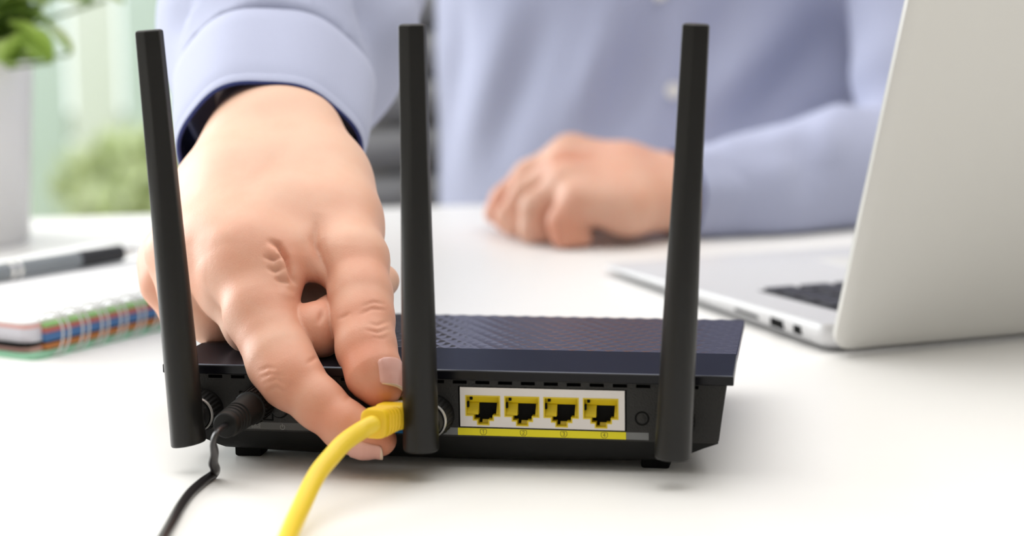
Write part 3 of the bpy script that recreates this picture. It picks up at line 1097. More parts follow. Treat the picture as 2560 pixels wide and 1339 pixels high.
obj('trackpad', bm, M_ALU, base)
for nm, y, ln, h in (('card_slot', 0.078, 0.024, 0.0016), ('usb_port', 0.047, 0.0125, 0.0042), ('display_port', 0.027, 0.0072, 0.0040)):
    bm = bmesh.new()
    add_box(bm, (0.0002, y, 0.0074 - y * 0.017), (0.0012, ln, h), 0.0004)
    obj(nm, bm, M_DARK, lap)
for x, y in ((0.02, 0.02), (LWD - .02, 0.02), (.02, LDP - .02), (LWD - .02, LDP - .02)):
    bm = bmesh.new()
    lathe(bm, (x, y, 0.0), (0, 0, 1), [(0, 0), (0, 0.006), (0.0012, 0.007), (0.0026, 0.007)], 20)
    obj('rubber_foot', bm, M_DARK, lap, smooth=True, angle=40)
# hinge bar and lid (lid leans towards the camera)
bm = bmesh.new()
lathe(bm, (0.035, 0.004, 0.0095), (1, 0, 0), [(0, 0), (0, 0.0048), (LWD - 0.07, 0.0048), (LWD - 0.07, 0)], 20)
obj('hinge_bar', bm, M_DARK, lap, smooth=True, angle=40)
TL = math.radians(21)
lo = rounded([(0, 0), (LWD, 0), (LWD, 0.222), (0, 0.222)], 0.010, 6)
lidM = Matrix.Translation((0, -0.004, 0.0035)) @ Matrix.Rotation(math.radians(90) + TL, 4, 'X')
secs = []
for z, ins in ((-0.0025, 0.0008), (-0.0015, 0.0), (0.0012, 0.0), (0.0024, 0.0016), (0.0029, 0.006)):
    secs.append([tuple(lidM @ Vector((LWD / 2 + (p[0] - LWD / 2) * (1 - ins / (LWD / 2)), 0.111 + (p[1] - 0.111) * (1 - ins / .111), z))) for p in lo])
bm = bmesh.new()
loft(bm, secs)
lid = obj('lid', bm, M_ALU, lap, smooth=True, angle=40)
bm = bmesh.new()
add_box(bm, (0, 0, 0), (LWD - 0.012, 0.206, 0.0008))
s_ = obj('display', bm, M_SCREEN, lap)
s_.matrix_local = lidM @ Matrix.Translation((LWD / 2, 0.113, -0.0027))

# ------------------------------------------------------------------ spiral notebook and pen
K = T(112, 906)
ND = math.atan2(0.53, 0.85)
nb = thing('notebook', 'thick wire-bound notebook with colour index pages on the left', 'notebook', K, -ND)
# local +y runs along the wire spine, local -x away from it
NW, NL = 0.16, 0.212
layers = [(0.0, 0.0026, 'back_cover', M_GREENP, 0.0), (0.0026, 0.0050, 'page_block', M_PINK, 0.003), (0.0050, 0.0069, 'divider', M_DARK, 0.0005),
          (0.0069, 0.0132, 'page_block', M_LAV, 0.003), (0.0132, 0.0152, 'page_block', M_PINK, 0.003), (0.0152, 0.0166, 'top_page', M_PAPER, 0.002)]
for z0, z1, nm, m, ins in layers:
    bm = bmesh.new()
    pl_ = rounded([(-NW, ins), (-0.012 if nm != 'back_cover' else -0.006, ins), (-0.012 if nm != 'back_cover' else -0.006, NL - ins), (-NW, NL - ins)], 0.006, 4)
    prism(bm, [tuple(p) for p in pl_], z0, z1)
    obj(nm, bm, m, nb, smooth=True, angle=40)
for z0, z1, m in ((0.0030, 0.0056, M_TABO), (0.0058, 0.0066, M_DARK), (0.0066, 0.0104, M_TABB), (0.0106, 0.0130, M_TABR), (0.0132, 0.0150, M_TABG)):
    box('index_tab', (-0.0108, NL / 2, (z0 + z1) / 2), (0.0028, NL - 0.022, z1 - z0), m, nb)
bm0 = bmesh.new()
pts = [(0.0088 * math.cos(a) * (1.0) - 0.0075, 0.0004 * math.sin(3 * a), 0.0095 + 0.0100 * math.sin(a)) for a in np.linspace(math.radians(-165), math.radians(165), 26)]
tube(bm0, pts, 0.00046, 6)
wm = None
for i in range(16):
    for dy in (0.0, 0.0042):
        y = 0.011 + i * 0.0127 + dy
        if wm is None:
            w_ = obj('wire_loop', bm0, M_WIRE, nb, smooth=True)
            wm = w_.data
        else:
            w_ = bpy.data.objects.new('wire_loop', wm)
            link(w_, nb)
        w_.location = (0, y, 0.0012)

p0, p1 = T(-60, 690, 0.0214), T(306, 631, 0.0214)
pen = thing('pen', 'grey and black ballpoint pen lying on the open notebook', 'pen', p0)
d = p1 - p0
LD = np.linalg.norm(d)
dn = d / LD


def pen_part(nm, prof, m):
    bm = bmesh.new()
    lathe(bm, (0, 0, 0), d, prof, 28)
    return obj(nm, bm, m, pen, smooth=True, angle=40)


q = lambda px: LD * (px + 60) / 366.0
pen_part('barrel', [(-0.05, 0), (-0.05, 0.0035), (-0.048, 0.0042), (q(40), 0.0044), (q(188), 0.0044), (q(188), 0)], M_PENG)
pen_part('grip', [(q(188), 0), (q(188), 0.0045), (q(300), 0.0043), (q(302), 0.0036), (q(302), 0)], M_PENB)
for x in (16, 34):
    pen_part('ring', [(q(x - 3), 0.0042), (q(x - 3), 0.0048), (q(x + 5), 0.0048), (q(x + 5), 0.0042)], M_CHROME)
pen_part('tip', [(q(302), 0), (q(302), 0.0034), (q(330), 0.0022), (q(352), 0.0009), (q(364), 0.0004), (q(364), 0)], M_CHROME)

# ------------------------------------------------------------------ potted plant
pp = T(-140, 606)
plant = thing('potted_plant', 'leafy green plant in a pale grey pot at the left desk edge', 'plant', pp)
bm = bmesh.new()
lathe(bm, (0, 0, 0), (0, 0, 1), [(0, 0), (0, 0.050), (0.003, 0.0525), (0.112, 0.0595), (0.1145, 0.0605), (0.1165, 0.0595), (0.1165, 0.0565), (0.104, 0.0555), (0.104, 0)], 64)
obj('pot', bm, M_POT, plant, smooth=True, angle=40)
bm = bmesh.new()
lathe(bm, (0, 0, 0.100), (0, 0, 1), [(0, 0.054), (0.006, 0.05), (0.008, 0.02), (0.009, 0)], 32)
obj('soil', bm, M_SOIL, plant, smooth=True)
lb = bmesh.new()
rows = []
for v in range(6):
    t = v / 5
    w = 0.011 * math.sin(math.pi * min(1, t * 0.96 + 0.03)) ** 0.75
    zz = 0.006 * math.sin(t * 2.4)
    rows.append([lb.verts.new((-w, t * 0.034, zz + 0.002)), lb.verts.new((0, t * 0.034, zz)), lb.verts.new((w, t * 0.034, zz + 0.002))])
for A, B in zip(rows, rows[1:]):
    for k in range(2):
        lb.faces.new((A[k], A[k + 1], B[k + 1], B[k]))
leaf = obj('leaf', lb, M_LEAF, plant, smooth=True)
rr = random.Random(11)
sb = bmesh.new()
first = True
for s in range(60):
    a, q_ = rr.uniform(0, 6.283), rr.uniform(0.0, 0.03)
    out, hh = rr.uniform(0.01, 0.085), rr.uniform(0.012, 0.115)
    pts = spline([(q_ * math.cos(a), q_ * math.sin(a), 0.10), ((q_ + out * .35) * math.cos(a), (q_ + out * .35) * math.sin(a), 0.10 + hh * .6), ((q_ + out) * math.cos(a), (q_ + out) * math.sin(a), 0.10 + hh)], 5)
    tube(sb, pts, 0.0011, 5)
    for k in range(5):
        p = pts[rr.randint(3, len(pts) - 1)]
        if first:
            lf = leaf
            first = False
        else:
            lf = bpy.data.objects.new('leaf', leaf.data)
            link(lf, plant)
        lf.location = p
        lf.rotation_euler = (rr.uniform(-0.5, 0.9), rr.uniform(-0.5, 0.5), rr.uniform(0, 6.28))
        k_ = rr.uniform(0.75, 1.2)
        lf.scale = (k_, k_, k_)
obj('stem', sb, M_STEM, plant, smooth=True)

# ------------------------------------------------------------------ office chair behind the person
chx, chy = 0.06, 1.93
chair = thing('office_chair', 'grey office chair with ribbed back behind the man', 'chair', (chx, chy, 0))
bm = bmesh.new()
for k in range(13):
    zc = 0.56 + k * 0.0385
    path = [(x, -0.20 + 0.10 * abs(x / 0.26) ** 2.2 * -1 + 0.06 * (k / 12) + 0.02, zc) for x in np.linspace(-0.262, 0.262, 17)]
    b_ = bmesh.new()
    tube(b_, path, [0.6 + 0.4 * math.sin(math.pi * min(1, max(0, (i + .6) / 17.2))) ** 0.3 for i in range(17)], 14, sect=lambda p: (0.020 * math.cos(p), 0.0205 * math.sin(p)))
    obj('back_cushion', b_, M_CHAIR, chair, smooth=True)
bm.free()
for s in (-1, 1):
    bm = bmesh.new()
    tube(bm, spline([(s * 0.255, 0.0, 0.45), (s * 0.268, -0.20, 0.50), (s * 0.268, -0.24, 0.72), (s * 0.262, -0.20, 1.05)], 6), 0.011, 10)
    obj('back_frame', bm, M_CHROME2, chair, smooth=True)
box('seat', (0, -0.02 - 0.19, 0.435), (0.50, 0.48, 0.07), M_CHAIR, chair, 0.025, 4)
bm = bmesh.new()
lathe(bm, (0, -0.2, 0.09), (0, 0, 1), [(0, 0), (0, 0.04), (0.06, 0.035), (0.08, 0.026), (0.30, 0.026), (0.312, 0.08), (0.315, 0)], 24)
obj('column', bm, M_CHROME2, chair, smooth=True, angle=40)
for k in range(5):
    a = 2 * math.pi * k / 5 + 0.3
    bm = bmesh.new()
    tube(bm, [(0.03 * math.cos(a), -0.2 + 0.03 * math.sin(a), 0.115), (0.30 * math.cos(a), -0.2 + 0.30 * math.sin(a), 0.075)], [0.022, 0.014], 10)
    lg = obj('leg', bm, M_CHROME2, chair, smooth=True)
    bm = bmesh.new()
    c = (0.30 * math.cos(a), -0.2 + 0.30 * math.sin(a), 0.03)
    lathe(bm, (c[0] - 0.012, c[1], c[2]), (1, 0, 0), [(0, 0), (0, 0.026), (0.003, 0.03), (0.021, 0.03), (0.024, 0.026), (0.024, 0)], 20)
    tube(bm, [(c[0], c[1], 0.045), (c[0], c[1], 0.08)], 0.006, 8)
    obj('caster', bm, M_DARK, lg, smooth=True, angle=40)


# ------------------------------------------------------------------ signed distance modelling for the person
def cone(p, a, b, ra, rb):
    ba = b - a
    q = p - a
    t = np.clip((q @ ba) / (ba @ ba), 0, 1)
    dv = q - t[:, None] * ba
    return np.sqrt(np.einsum('ij,ij->i', dv, dv)) - (ra + (rb - ra) * t)


def ell(p, c, axes, rad):
    q = (p - c) @ np.asarray(axes).T
    rad = np.asarray(rad)
    k0 = np.linalg.norm(q / rad, axis=1)
    k1 = np.linalg.norm(q / rad ** 2, axis=1)
    return k0 * (k0 - 1.0) / np.maximum(k1, 1e-9)


def smin(a, b, k):
    h = np.maximum(k - np.abs(a - b), 0) / k
    return np.minimum(a, b) - h * h * k * 0.25


def smax(a, b, k):
    return -smin(-a, -b, k)


def surfnet(sdf, lo, hi, h):
    B = 8
    lo = np.asarray(lo, float)
    nb_ = np.ceil((np.asarray(hi) - lo) / (h * B)).astype(int) + 1
    n = nb_ * B
    g = np.stack(np.meshgrid(*[np.arange(k) for k in nb_], indexing='ij'), -1).reshape(-1, 3)
    dc = sdf(lo + (g * B + (B - 1) / 2) * h)
    D = np.repeat(np.repeat(np.repeat(np.where(dc > 0, 1.0, -1.0).reshape(nb_), B, 0), B, 1), B, 2).astype(np.float32)
    act = g[np.abs(dc) < B * h * 1.25]
    loc = np.stack(np.meshgrid(*[np.arange(B)] * 3, indexing='ij'), -1).reshape(-1, 3)
    for s in range(0, len(act), 400):
        a = act[s:s + 400]
        ix = (a[:, None, :] * B + loc[None]).reshape(-1, 3)
        D[ix[:, 0], ix[:, 1], ix[:, 2]] = sdf(lo + ix * h)
    S = D < 0
    cnt = sum(S[i:n[0] - 1 + i, j:n[1] - 1 + j, k:n[2] - 1 + k].astype(np.int8) for i in (0, 1) for j in (0, 1) for k in (0, 1))
    cells = np.argwhere((cnt > 0) & (cnt < 8))
    idx = -np.ones(n - 1, dtype=np.int32)
    idx[cells[:, 0], cells[:, 1], cells[:, 2]] = np.arange(len(cells))
    cr = np.array([(i, j, k) for i in (0, 1) for j in (0, 1) for k in (0, 1)])
    vals = np.stack([D[cells[:, 0] + c[0], cells[:, 1] + c[1], cells[:, 2] + c[2]] for c in cr], 1)
    acc = np.zeros((len(cells), 3))
    num = np.zeros(len(cells))
    for i in range(8):
        for j in range(i + 1, 8):
            if np.abs(cr[i] - cr[j]).sum() != 1:
                continue
            m = (vals[:, i] < 0) != (vals[:, j] < 0)
            t = vals[m, i] / (vals[m, i] - vals[m, j])
            acc[m] += cr[i] + t[:, None] * (cr[j] - cr[i])
            num[m] += 1
    V = lo + (cells + acc / num[:, None]) * h
    Q = []
    for ax_ in range(3):
        u1, u2 = [(1, 2), (2, 0), (0, 1)][ax_]
        sl0 = [slice(1, n[d_] - 1) for d_ in range(3)]
        sl1 = list(sl0)
        sl0[ax_] = slice(0, n[ax_] - 1)
        sl1[ax_] = slice(1, n[ax_])
        A, B_ = S[tuple(sl0)], S[tuple(sl1)]
        e = np.argwhere(A != B_)
        sgn = A[e[:, 0], e[:, 1], e[:, 2]]
        off = np.ones(3, int)
        off[ax_] = 0
        e = e + off

        def at(d1, d2):
            c = e.copy()
            c[:, u1] -= d1
            c[:, u2] -= d2
            return idx[c[:, 0], c[:, 1], c[:, 2]]
        q_ = np.stack([at(1, 1), at(0, 1), at(0, 0), at(1, 0)], 1)
        q_[~sgn] = q_[~sgn][:, ::-1]
        Q.append(q_[(q_ >= 0).all(1)])
    Q = np.concatenate(Q)
    for _ in range(3):
        nrm, d0 = grad(sdf, V, h * 0.5)
        V = V - nrm * np.clip(d0, -h, h)[:, None]
    return V, Q


def grad(sdf, V, e):
    g = np.zeros_like(V)
    for k in range(3):
        d_ = np.zeros(3)
        d_[k] = e
        g[:, k] = sdf(V + d_) - sdf(V - d_)
    g /= np.maximum(np.linalg.norm(g, axis=1), 1e-12)[:, None]
    return g, sdf(V)


def seg_dist(x, y, pts):
    """distance in pixels to a polyline and how far along it (0..1)"""
    best = np.full(len(x), 1e9)
    tt = np.zeros(len(x))
    m = len(pts) - 1
    for i in range(m):
        (x0, y0), (x1, y1) = pts[i], pts[i + 1]
        dx, dy = x1 - x0, y1 - y0
        t = np.clip(((x - x0) * dx + (y - y0) * dy) / (dx * dx + dy * dy), 0, 1)
        d_ = np.hypot(x - x0 - t * dx, y - y0 - t * dy)
        mk = d_ < best
        best[mk] = d_[mk]
        tt[mk] = (i + t[mk]) / m
    return best, tt


def relief(V, N, lines):
    """raise (+) or sink (-) a surface along measured lines: (points, width mm, height mm, zmin, zmax)"""
    x, y, Z = to_px(V)
    facing = np.clip(-(N @ _f) * 3 + 0.3, 0, 1)
    out = np.zeros(len(V))
    for pts, w, hgt, z0, z1 in lines:
        d_, t = seg_dist(x, y, pts)
        d_ = d_ * Z / F * 1000
        g = np.exp(-(d_ / w) ** 2) * np.sin(np.pi * np.clip(t, 0.0, 1.0)) ** 1.2
        out += np.where((Z > z0) & (Z < z1), g * hgt * mm * facing, 0)
    return V + N * out[:, None]


# ---- right hand: (pixel x, pixel y, depth m, radius mm)
def J(x, y, Z, r=0):
    return P(x, y, Z), r * mm


def chain(p, pts, k):
    d_ = None
    for (a, ra), (b, rb) in zip(pts, pts[1:]):
        c = cone(p, a, b, ra, rb)
        d_ = c if d_ is None else smin(d_, c, k)
    return d_


R_FORE = [[J(735, -80, 1.10, 33), J(678, 240, 0.94, 22), J(648, 362, 0.876, 18.5)], [J(755, -80, 1.10, 32), J(712, 240, 0.94, 20), J(712, 345, 0.876, 17)]]
R_PALM = [
    [J(668, 372, 0.872, 20), J(648, 470, 0.835, 18), J(640, 630, 0.793, 13.5)],      # index metacarpal
    [J(648, 385, 0.875, 19), J(575, 470, 0.845, 17.5), J(545, 612, 0.806, 12.5)],      # middle
    [J(655, 405, 0.880, 17), J(536, 492, 0.858, 15.5), J(455, 632, 0.825, 12)],      # ring
    [J(652, 430, 0.885, 15), J(524, 520, 0.868, 13.5), J(425, 655, 0.845, 11)],      # little
    [J(786, 325, 0.868, 10), J(834, 430, 0.850, 11.5), J(864, 540, 0.820, 12.2)],
    [J(715, 345, 0.872, 17), J(792, 478, 0.845, 17)],                               # thumb root
    [J(755, 440, 0.850, 17), J(745, 555, 0.815, 14.5), J(738, 632, 0.797, 10.5)],       # web muscle
    [J(790, 478, 0.845, 17), J(800, 600, 0.835, 16), J(880, 680, 0.822, 11)],                                # thenar, drawn out downwards to keep light out of the hollow
    [J(700, 480, 0.86, 20), J(610, 620, 0.845, 17)],
    [J(770, 560, 0.862, 18), J(680, 690, 0.868, 15)],
    [J(690, 645, 0.785, 6.5), J(704, 672, 0.782, 5.6), J(713, 694, 0.780, 4.4)],
    [J(592, 618, 0.797, 13), J(582, 680, 0.790, 11.5)],
    [J(500, 620, 0.815, 12), J(500, 670, 0.812, 10.5)],                                  # palm body
]
R_FING = {
    'index': [J(632, 640, 0.790, 13.3), J(653, 780, 0.776, 13.2), J(703, 905, 0.760, 11.7), J(728, 945, 0.754, 10.7), J(798, 1009, 0.747, 8.6), J(866, 1066, 0.742, 8.2), J(915, 1091, 0.741, 7.0), J(952, 1099, 0.741, 5.5)],
    'middle': [J(545, 615, 0.806, 12.4), J(575, 730, 0.800, 10.8), J(630, 812, 0.788, 10.0), J(720, 826, 0.777, 9.2), J(790, 828, 0.773, 9.1), J(806, 818, 0.776, 8.7), J(842, 800, 0.785, 9.2), J(905, 750, 0.800, 8.2), J(958, 702, 0.812, 6.2)],
    'ring': [J(455, 634, 0.825, 12), J(470, 740, 0.815, 10.3), J(530, 795, 0.812, 9.4), J(640, 790, 0.826, 9), J(750, 745, 0.838, 8.8), J(815, 722, 0.840, 8.6), J(885, 705, 0.838, 8.6)],  # far end carried on to the thenar, shutting light out of the hollow
    'little': [J(425, 656, 0.845, 10.5), J(417, 712, 0.838, 9.2), J(458, 778, 0.835, 8.4), J(550, 790, 0.846, 8), J(680, 745, 0.856, 7.5)],
    'thumb': [J(795, 472, 0.845, 17.5), J(850, 560, 0.812, 15), J(884, 650, 0.790, 12.6), J(902, 740, 0.776, 11.0), J(908, 800, 0.768, 10.7), J(915, 868, 0.759, 10.2), J(936, 935, 0.751, 9.5), J(954, 968, 0.7475, 7.2)],
}


def right_hand(p):
    base_ = None
    for c in R_PALM:
        d_ = chain(p, c, 0.006)
        base_ = d_ if base_ is None else smin(base_, d_, 0.012)
    for c in R_FORE:
        base_ = smin(base_, chain(p, c, 0.006), 0.014)
    out = base_
    fd = {}
    for k_, c in R_FING.items():
        fd[k_] = chain(p, c, 0.004)
        joined = smin(base_, fd[k_], 0.012 if k_ == 'thumb' else 0.009)
        out = smin(out, joined, 0.0008)
    return out


def redness(V, spots):
    r_ = np.zeros(len(V))
    for c, rad, amt in spots:
        r_ = np.maximum(r_, amt * np.exp(-(np.linalg.norm(V - c, axis=1) / (rad * mm)) ** 2))
    return r_


def relax(V, Q, weight, n):
    """even out a mesh where weight > 0"""
    E = np.concatenate([Q[:, [0, 1]], Q[:, [1, 2]], Q[:, [2, 3]], Q[:, [3, 0]]])
    use = weight > 0.01
    E = E[use[E[:, 0]]]
    cnt = np.maximum(np.bincount(E[:, 0], minlength=len(V)), 1)
    w = weight[:, None]
    for _ in range(n):
        avg = np.stack([np.bincount(E[:, 0], weights=V[E[:, 1], k], minlength=len(V)) for k in range(3)], 1) / cnt[:, None]
        V = np.where(use[:, None], V + (avg - V) * 0.5 * w, V)
    return V


allp = np.array([a for c in R_PALM + R_FORE + list(R_FING.values()) for a, _ in c])
lo_, hi_ = allp.min(0) - 0.025, allp.max(0) + 0.025
hi_[1] = P(730, 120, 1.0)[1]
VH, QH = surfnet(right_hand, lo_, hi_, 0.00075)
x_, y_, z_ = to_px(VH)
VH = relax(VH, QH, np.clip((600 - y_ + (x_ - 620) * 0.05) / 90, 0, 1), 200)
NH, _ = grad(right_hand, VH, 0.0006)
lines = [
    # tendons and the long ridge over the back of the hand
    ([(500, 585), (610, 480), (720, 370), (770, 320)], 3.5, -0.35, 0.74, 0.95),
    ([(470, 560), (560, 470), (660, 380)], 5.0, 0.22, 0.74, 0.95),
    ([(600, 600), (680, 480), (745, 380)], 5.0, 0.22, 0.74, 0.95),
    ([(480, 612), (540, 580), (600, 578)], 3.0, 0.3, 0.74, 0.9),
    # fold between thumb and hand
    ([(800, 530), (788, 590), (798, 650), (822, 730)], 3.2, -2.2, 0.74, 0.9),
    ([(790, 550), (784, 596), (794, 645), (818, 715)], 1.1, -1.8, 0.74, 0.9),
    # bunched skin at the base of the index finger
    ([(664, 598), (697, 612), (716, 645), (727, 690), (742, 716)], 1.05, -2.9, 0.74, 0.85),
    ([(660, 612), (690, 632), (706, 660), (716, 700), (726, 730)], 1.6, 1.8, 0.74, 0.85),
    ([(655, 640), (685, 648), (708, 646)], 0.8, -1.25, 0.74, 0.85),
    ([(664, 668), (690, 676), (712, 672)], 0.8, -1.25, 0.74, 0.85),
    ([(684, 694), (708, 702), (730, 712)], 0.9, -1.3, 0.74, 0.85),
    ([(690, 720), (720, 735), (740, 745)], 1.6, 0.6, 0.74, 0.85),
    # index knuckle creases
    ([(640, 930), (668, 918), (700, 922)], 0.6, -0.5, 0.7, 0.8),
    ([(646, 946), (676, 934), (716, 940)], 0.6, -0.55, 0.7, 0.8),
    ([(652, 962), (690, 946), (722, 962)], 0.55, -0.48, 0.7, 0.8),
    ([(664, 980), (690, 966), (712, 978)], 0.55, -0.45, 0.7, 0.8),
    ([(700, 984), (722, 966), (728, 950)], 0.55, -0.45, 0.7, 0.8),
    ([(762, 912), (786, 896), (800, 890)], 0.8, -0.55, 0.7, 0.8),
    ([(856, 1010), (872, 992), (880, 978)], 0.7, -0.35, 0.7, 0.8),
    # thumb knuckle creases
    ([(900, 768), (935, 754), (972, 762)], 0.65, -0.5, 0.7, 0.8),
    ([(895, 790), (930, 770), (976, 776)], 0.65, -0.55, 0.7, 0.8),
    ([(915, 806), (945, 812), (978, 800)], 0.65, -0.52, 0.7, 0.8),
    ([(905, 822), (945, 830), (980, 818)], 0.6, -0.5, 0.7, 0.8),
    ([(925, 842), (955, 846), (980, 836)], 0.5, -0.26, 0.7, 0.8),
    ([(838, 800), (862, 790), (880, 780)], 0.7, -0.4, 0.7, 0.8),
    # crease of the middle finger
    ([(806, 770), (803, 790), (795, 815)], 1.0, -0.9, 0.76, 0.86),
]
VH = relief(VH, NH, lines)
red_h = redness(VH, [(P(640, 660, .78), 26, .60), (P(700, 660, .78), 16, .65), (P(670, 800, .77), 24, .62), (P(712, 950, .748), 20, .75), (P(830, 1040, .74), 18, .82), (P(950, 1100, .737), 18, .9),
                     (P(900, 700, .775), 22, .55), (P(915, 800, .76), 18, .68), (P(920, 900, .75), 18, .85), (P(965, 985, .745), 13, .95), (P(800, 640, .8), 24, .55), (P(790, 830, .78), 25, .75), (P(540, 650, .8), 28, .52), (P(420, 700, .83), 28, .5), (P(870, 560, .8), 26, .35)])


# ---- left hand resting on the desk
LZ = 1.30
L_PALM = [
    [J(1800, 476, 1.335, 15), J(1690, 462, 1.328, 16), J(1560, 428, 1.328, 16), J(1428, 392, 1.335, 13)],
    [J(1690, 478, 1.318, 17), J(1560, 450, 1.308, 17), J(1415, 428, 1.31, 13)],
    [J(1690, 490, 1.312, 16), J(1560, 484, 1.29, 16.5), J(1422, 465, 1.288, 12.5)],
    [J(1690, 500, 1.308, 16), J(1570, 518, 1.275, 15), J(1452, 505, 1.27, 11.5)],
]
L_FING = [
    [J(1428, 392, 1.335, 13), J(1326, 442, 1.345, 10.5), J(1262, 500, 1.348, 9), J(1240, 532, 1.345, 7.5)],
    [J(1415, 428, 1.31, 13), J(1318, 485, 1.318, 10.5), J(1275, 545, 1.318, 9), J(1290, 565, 1.312, 7.5)],
    [J(1422, 465, 1.288, 12.5), J(1342, 520, 1.290, 10), J(1335, 575, 1.29, 8.8), J(1365, 585, 1.29, 7.5)],
    [J(1455, 505, 1.27, 11.5), J(1410, 555, 1.268, 9.5), J(1415, 590, 1.268, 8.2), J(1450, 595, 1.27, 7)],
    [J(1640, 470, 1.34, 18), J(1540, 520, 1.345, 13), J(1450, 545, 1.35, 10), J(1380, 560, 1.345, 8)],
]


def left_hand(p):
    b_ = None
    for c in L_PALM:
        d_ = chain(p, c, 0.008)
        b_ = d_ if b_ is None else smin(b_, d_, 0.014)
    out = b_
    for c in L_FING:
        out = smin(out, smin(b_, chain(p, c, 0.004), 0.008), 0.0015)
    return smax(out, (TZ + 0.0006) - p[:, 2], 0.003)


lp_ = np.array([a for c in L_PALM + L_FING for a, _ in c])
VL, QL = surfnet(left_hand, lp_.min(0) - 0.03, lp_.max(0) + 0.03, 0.0022)
red_l = redness(VL, [(P(1425, 420, 1.3), 22, .7), (P(1250, 520, 1.33), 28, .7), (P(1400, 580, 1.26), 30, .7), (P(1560, 470, 1.3), 60, .45)])

# ---- rest of the body, coarse: arms inside the sleeves, trunk, neck and head
TC = np.array([0.125, 1.66, 0.0])       # trunk centre line on the ground
SHR, SHL = np.array([-0.060, 1.545, 1.075]), np.array([0.305, 1.60, 1.085])
ELR = P(745, -95, 1.12)
ELL_ = P(2330, 470, 1.40)
HD = np.array([0.105, 1.50, 1.335])
HX, HY, HZ = np.eye(3)


def head(p):
    q = p - HD
    d_ = ell(p, HD + [0, 0.012, 0.03], np.eye(3), (0.078, 0.097, 0.105))
    d_ = smin(d_, ell(p, HD + [0, -0.018, -0.045], np.eye(3), (0.060, 0.072, 0.075)), 0.03)
    d_ = smin(d_, ell(p, HD + [0, -0.055, -0.095], np.eye(3), (0.030, 0.030, 0.024)), 0.03)
    d_ = smin(d_, cone(p, HD + [0, -0.082, 0.012], HD + [0, -0.106, -0.030], 0.008, 0.013), 0.014)
    for s in (-1, 1):
        d_ = smin(d_, ell(p, HD + [s * 0.012, -0.093, -0.036], np.eye(3), (0.009, 0.010, 0.007)), 0.006)
        d_ = smax(d_, -ell(p, HD + [s * 0.032, -0.094, 0.006], np.eye(3), (0.017, 0.016, 0.010)), 0.012)
        d_ = smin(d_, cone(p, HD + [s * 0.015, -0.084, 0.026], HD + [s * 0.048, -0.074, 0.026], 0.008, 0.006), 0.012)
        d_ = smin(d_, ell(p, HD + [s * 0.079, 0.012, -0.010], np.eye(3), (0.009, 0.020, 0.032)), 0.006)
    d_ = smin(d_, cone(p, HD + [-0.022, -0.081, -0.0625], HD + [0.022, -0.081, -0.0625], 0.0065, 0.0065), 0.005)
    d_ = smin(d_, cone(p, HD + [-0.017, -0.080, -0.0755], HD + [0.017, -0.080, -0.0755], 0.0072, 0.0072), 0.005)
    d_ = smax(d_, -cone(p, HD + [-0.024, -0.0895, -0.0685], HD + [0.024, -0.0895, -0.0685], 0.0022, 0.0022), 0.002)
    return d_


def body_rest(p):
    d_ = cone(p, HD + [0, 0.025, -0.09], np.array([0.12, 1.56, 1.09]), 0.055, 0.062)
    tr = ell(p, np.array([0.125, 1.625, 0.94]), np.eye(3), (0.150, 0.095, 0.20))
    tr = smin(tr, ell(p, np.array([0.13, 1.66, 0.66]), np.eye(3), (0.145, 0.10, 0.20)), 0.08)
    tr = smin(tr, cone(p, SHR, SHL, 0.055, 0.055), 0.06)
    d_ = smin(d_, tr, 0.05)
    d_ = smin(d_, cone(p, SHR, ELR, 0.046, 0.038), 0.03)
    d_ = smin(d_, chain(p, R_FORE[0], 0.01) + 0.001, 0.02)
    d_ = smin(d_, cone(p, SHL, ELL_, 0.046, 0.036), 0.03)
    d_ = smin(d_, cone(p, ELL_, P(1750, 480, 1.33), 0.034, 0.025), 0.02)
    return d_


def cut_rest(p):                   # stop inside the two cuffs, where the finer hands take over
    d_ = body_rest(p)
    cR, cL = P(700, 240, 0.915), P(1745, 480, 1.33)
    nR = (ELR - cR) / np.linalg.norm(ELR - cR)
    nL = (ELL_ - cL) / np.linalg.norm(ELL_ - cL)
    nearR = np.linalg.norm(p - cR, axis=1) < 0.09
    nearL = np.linalg.norm(p - cL, axis=1) < 0.07
    d_ = np.where(nearR, np.maximum(d_, -((p - cR) @ nR)), d_)
    return np.where(nearL, np.maximum(d_, -((p - cL) @ nL)), d_)


VB, QB = surfnet(cut_rest, (-0.22, 0.86, 0.42), (0.50, 1.82, 1.50), 0.007)


def head_lids(p):
    d_ = smin(head(p), cone(p, HD + [0, 0.025, -0.06], HD + [0, 0.032, -0.14], 0.056, 0.057), 0.03)
    for s in (-1, 1):
        c = HD + [s * 0.032, -0.0715, 0.006]
        q = p - c
        lid_ = np.linalg.norm(q, axis=1) - 0.0136
        opening = np.maximum(np.abs(q[:, 2] + 0.0005) - 0.0046 * np.sqrt(np.clip(1 - (q[:, 0] / 0.0135) ** 2, 0.02, 1)), q[:, 1] + 0.002)
        d_ = smin(d_, np.maximum(lid_, -opening), 0.003)
        d_ = np.where((opening < 0) & (np.linalg.norm(q, axis=1) < 0.0145), np.maximum(d_, 0.0105 - np.linalg.norm(q, axis=1)), d_)
    return d_


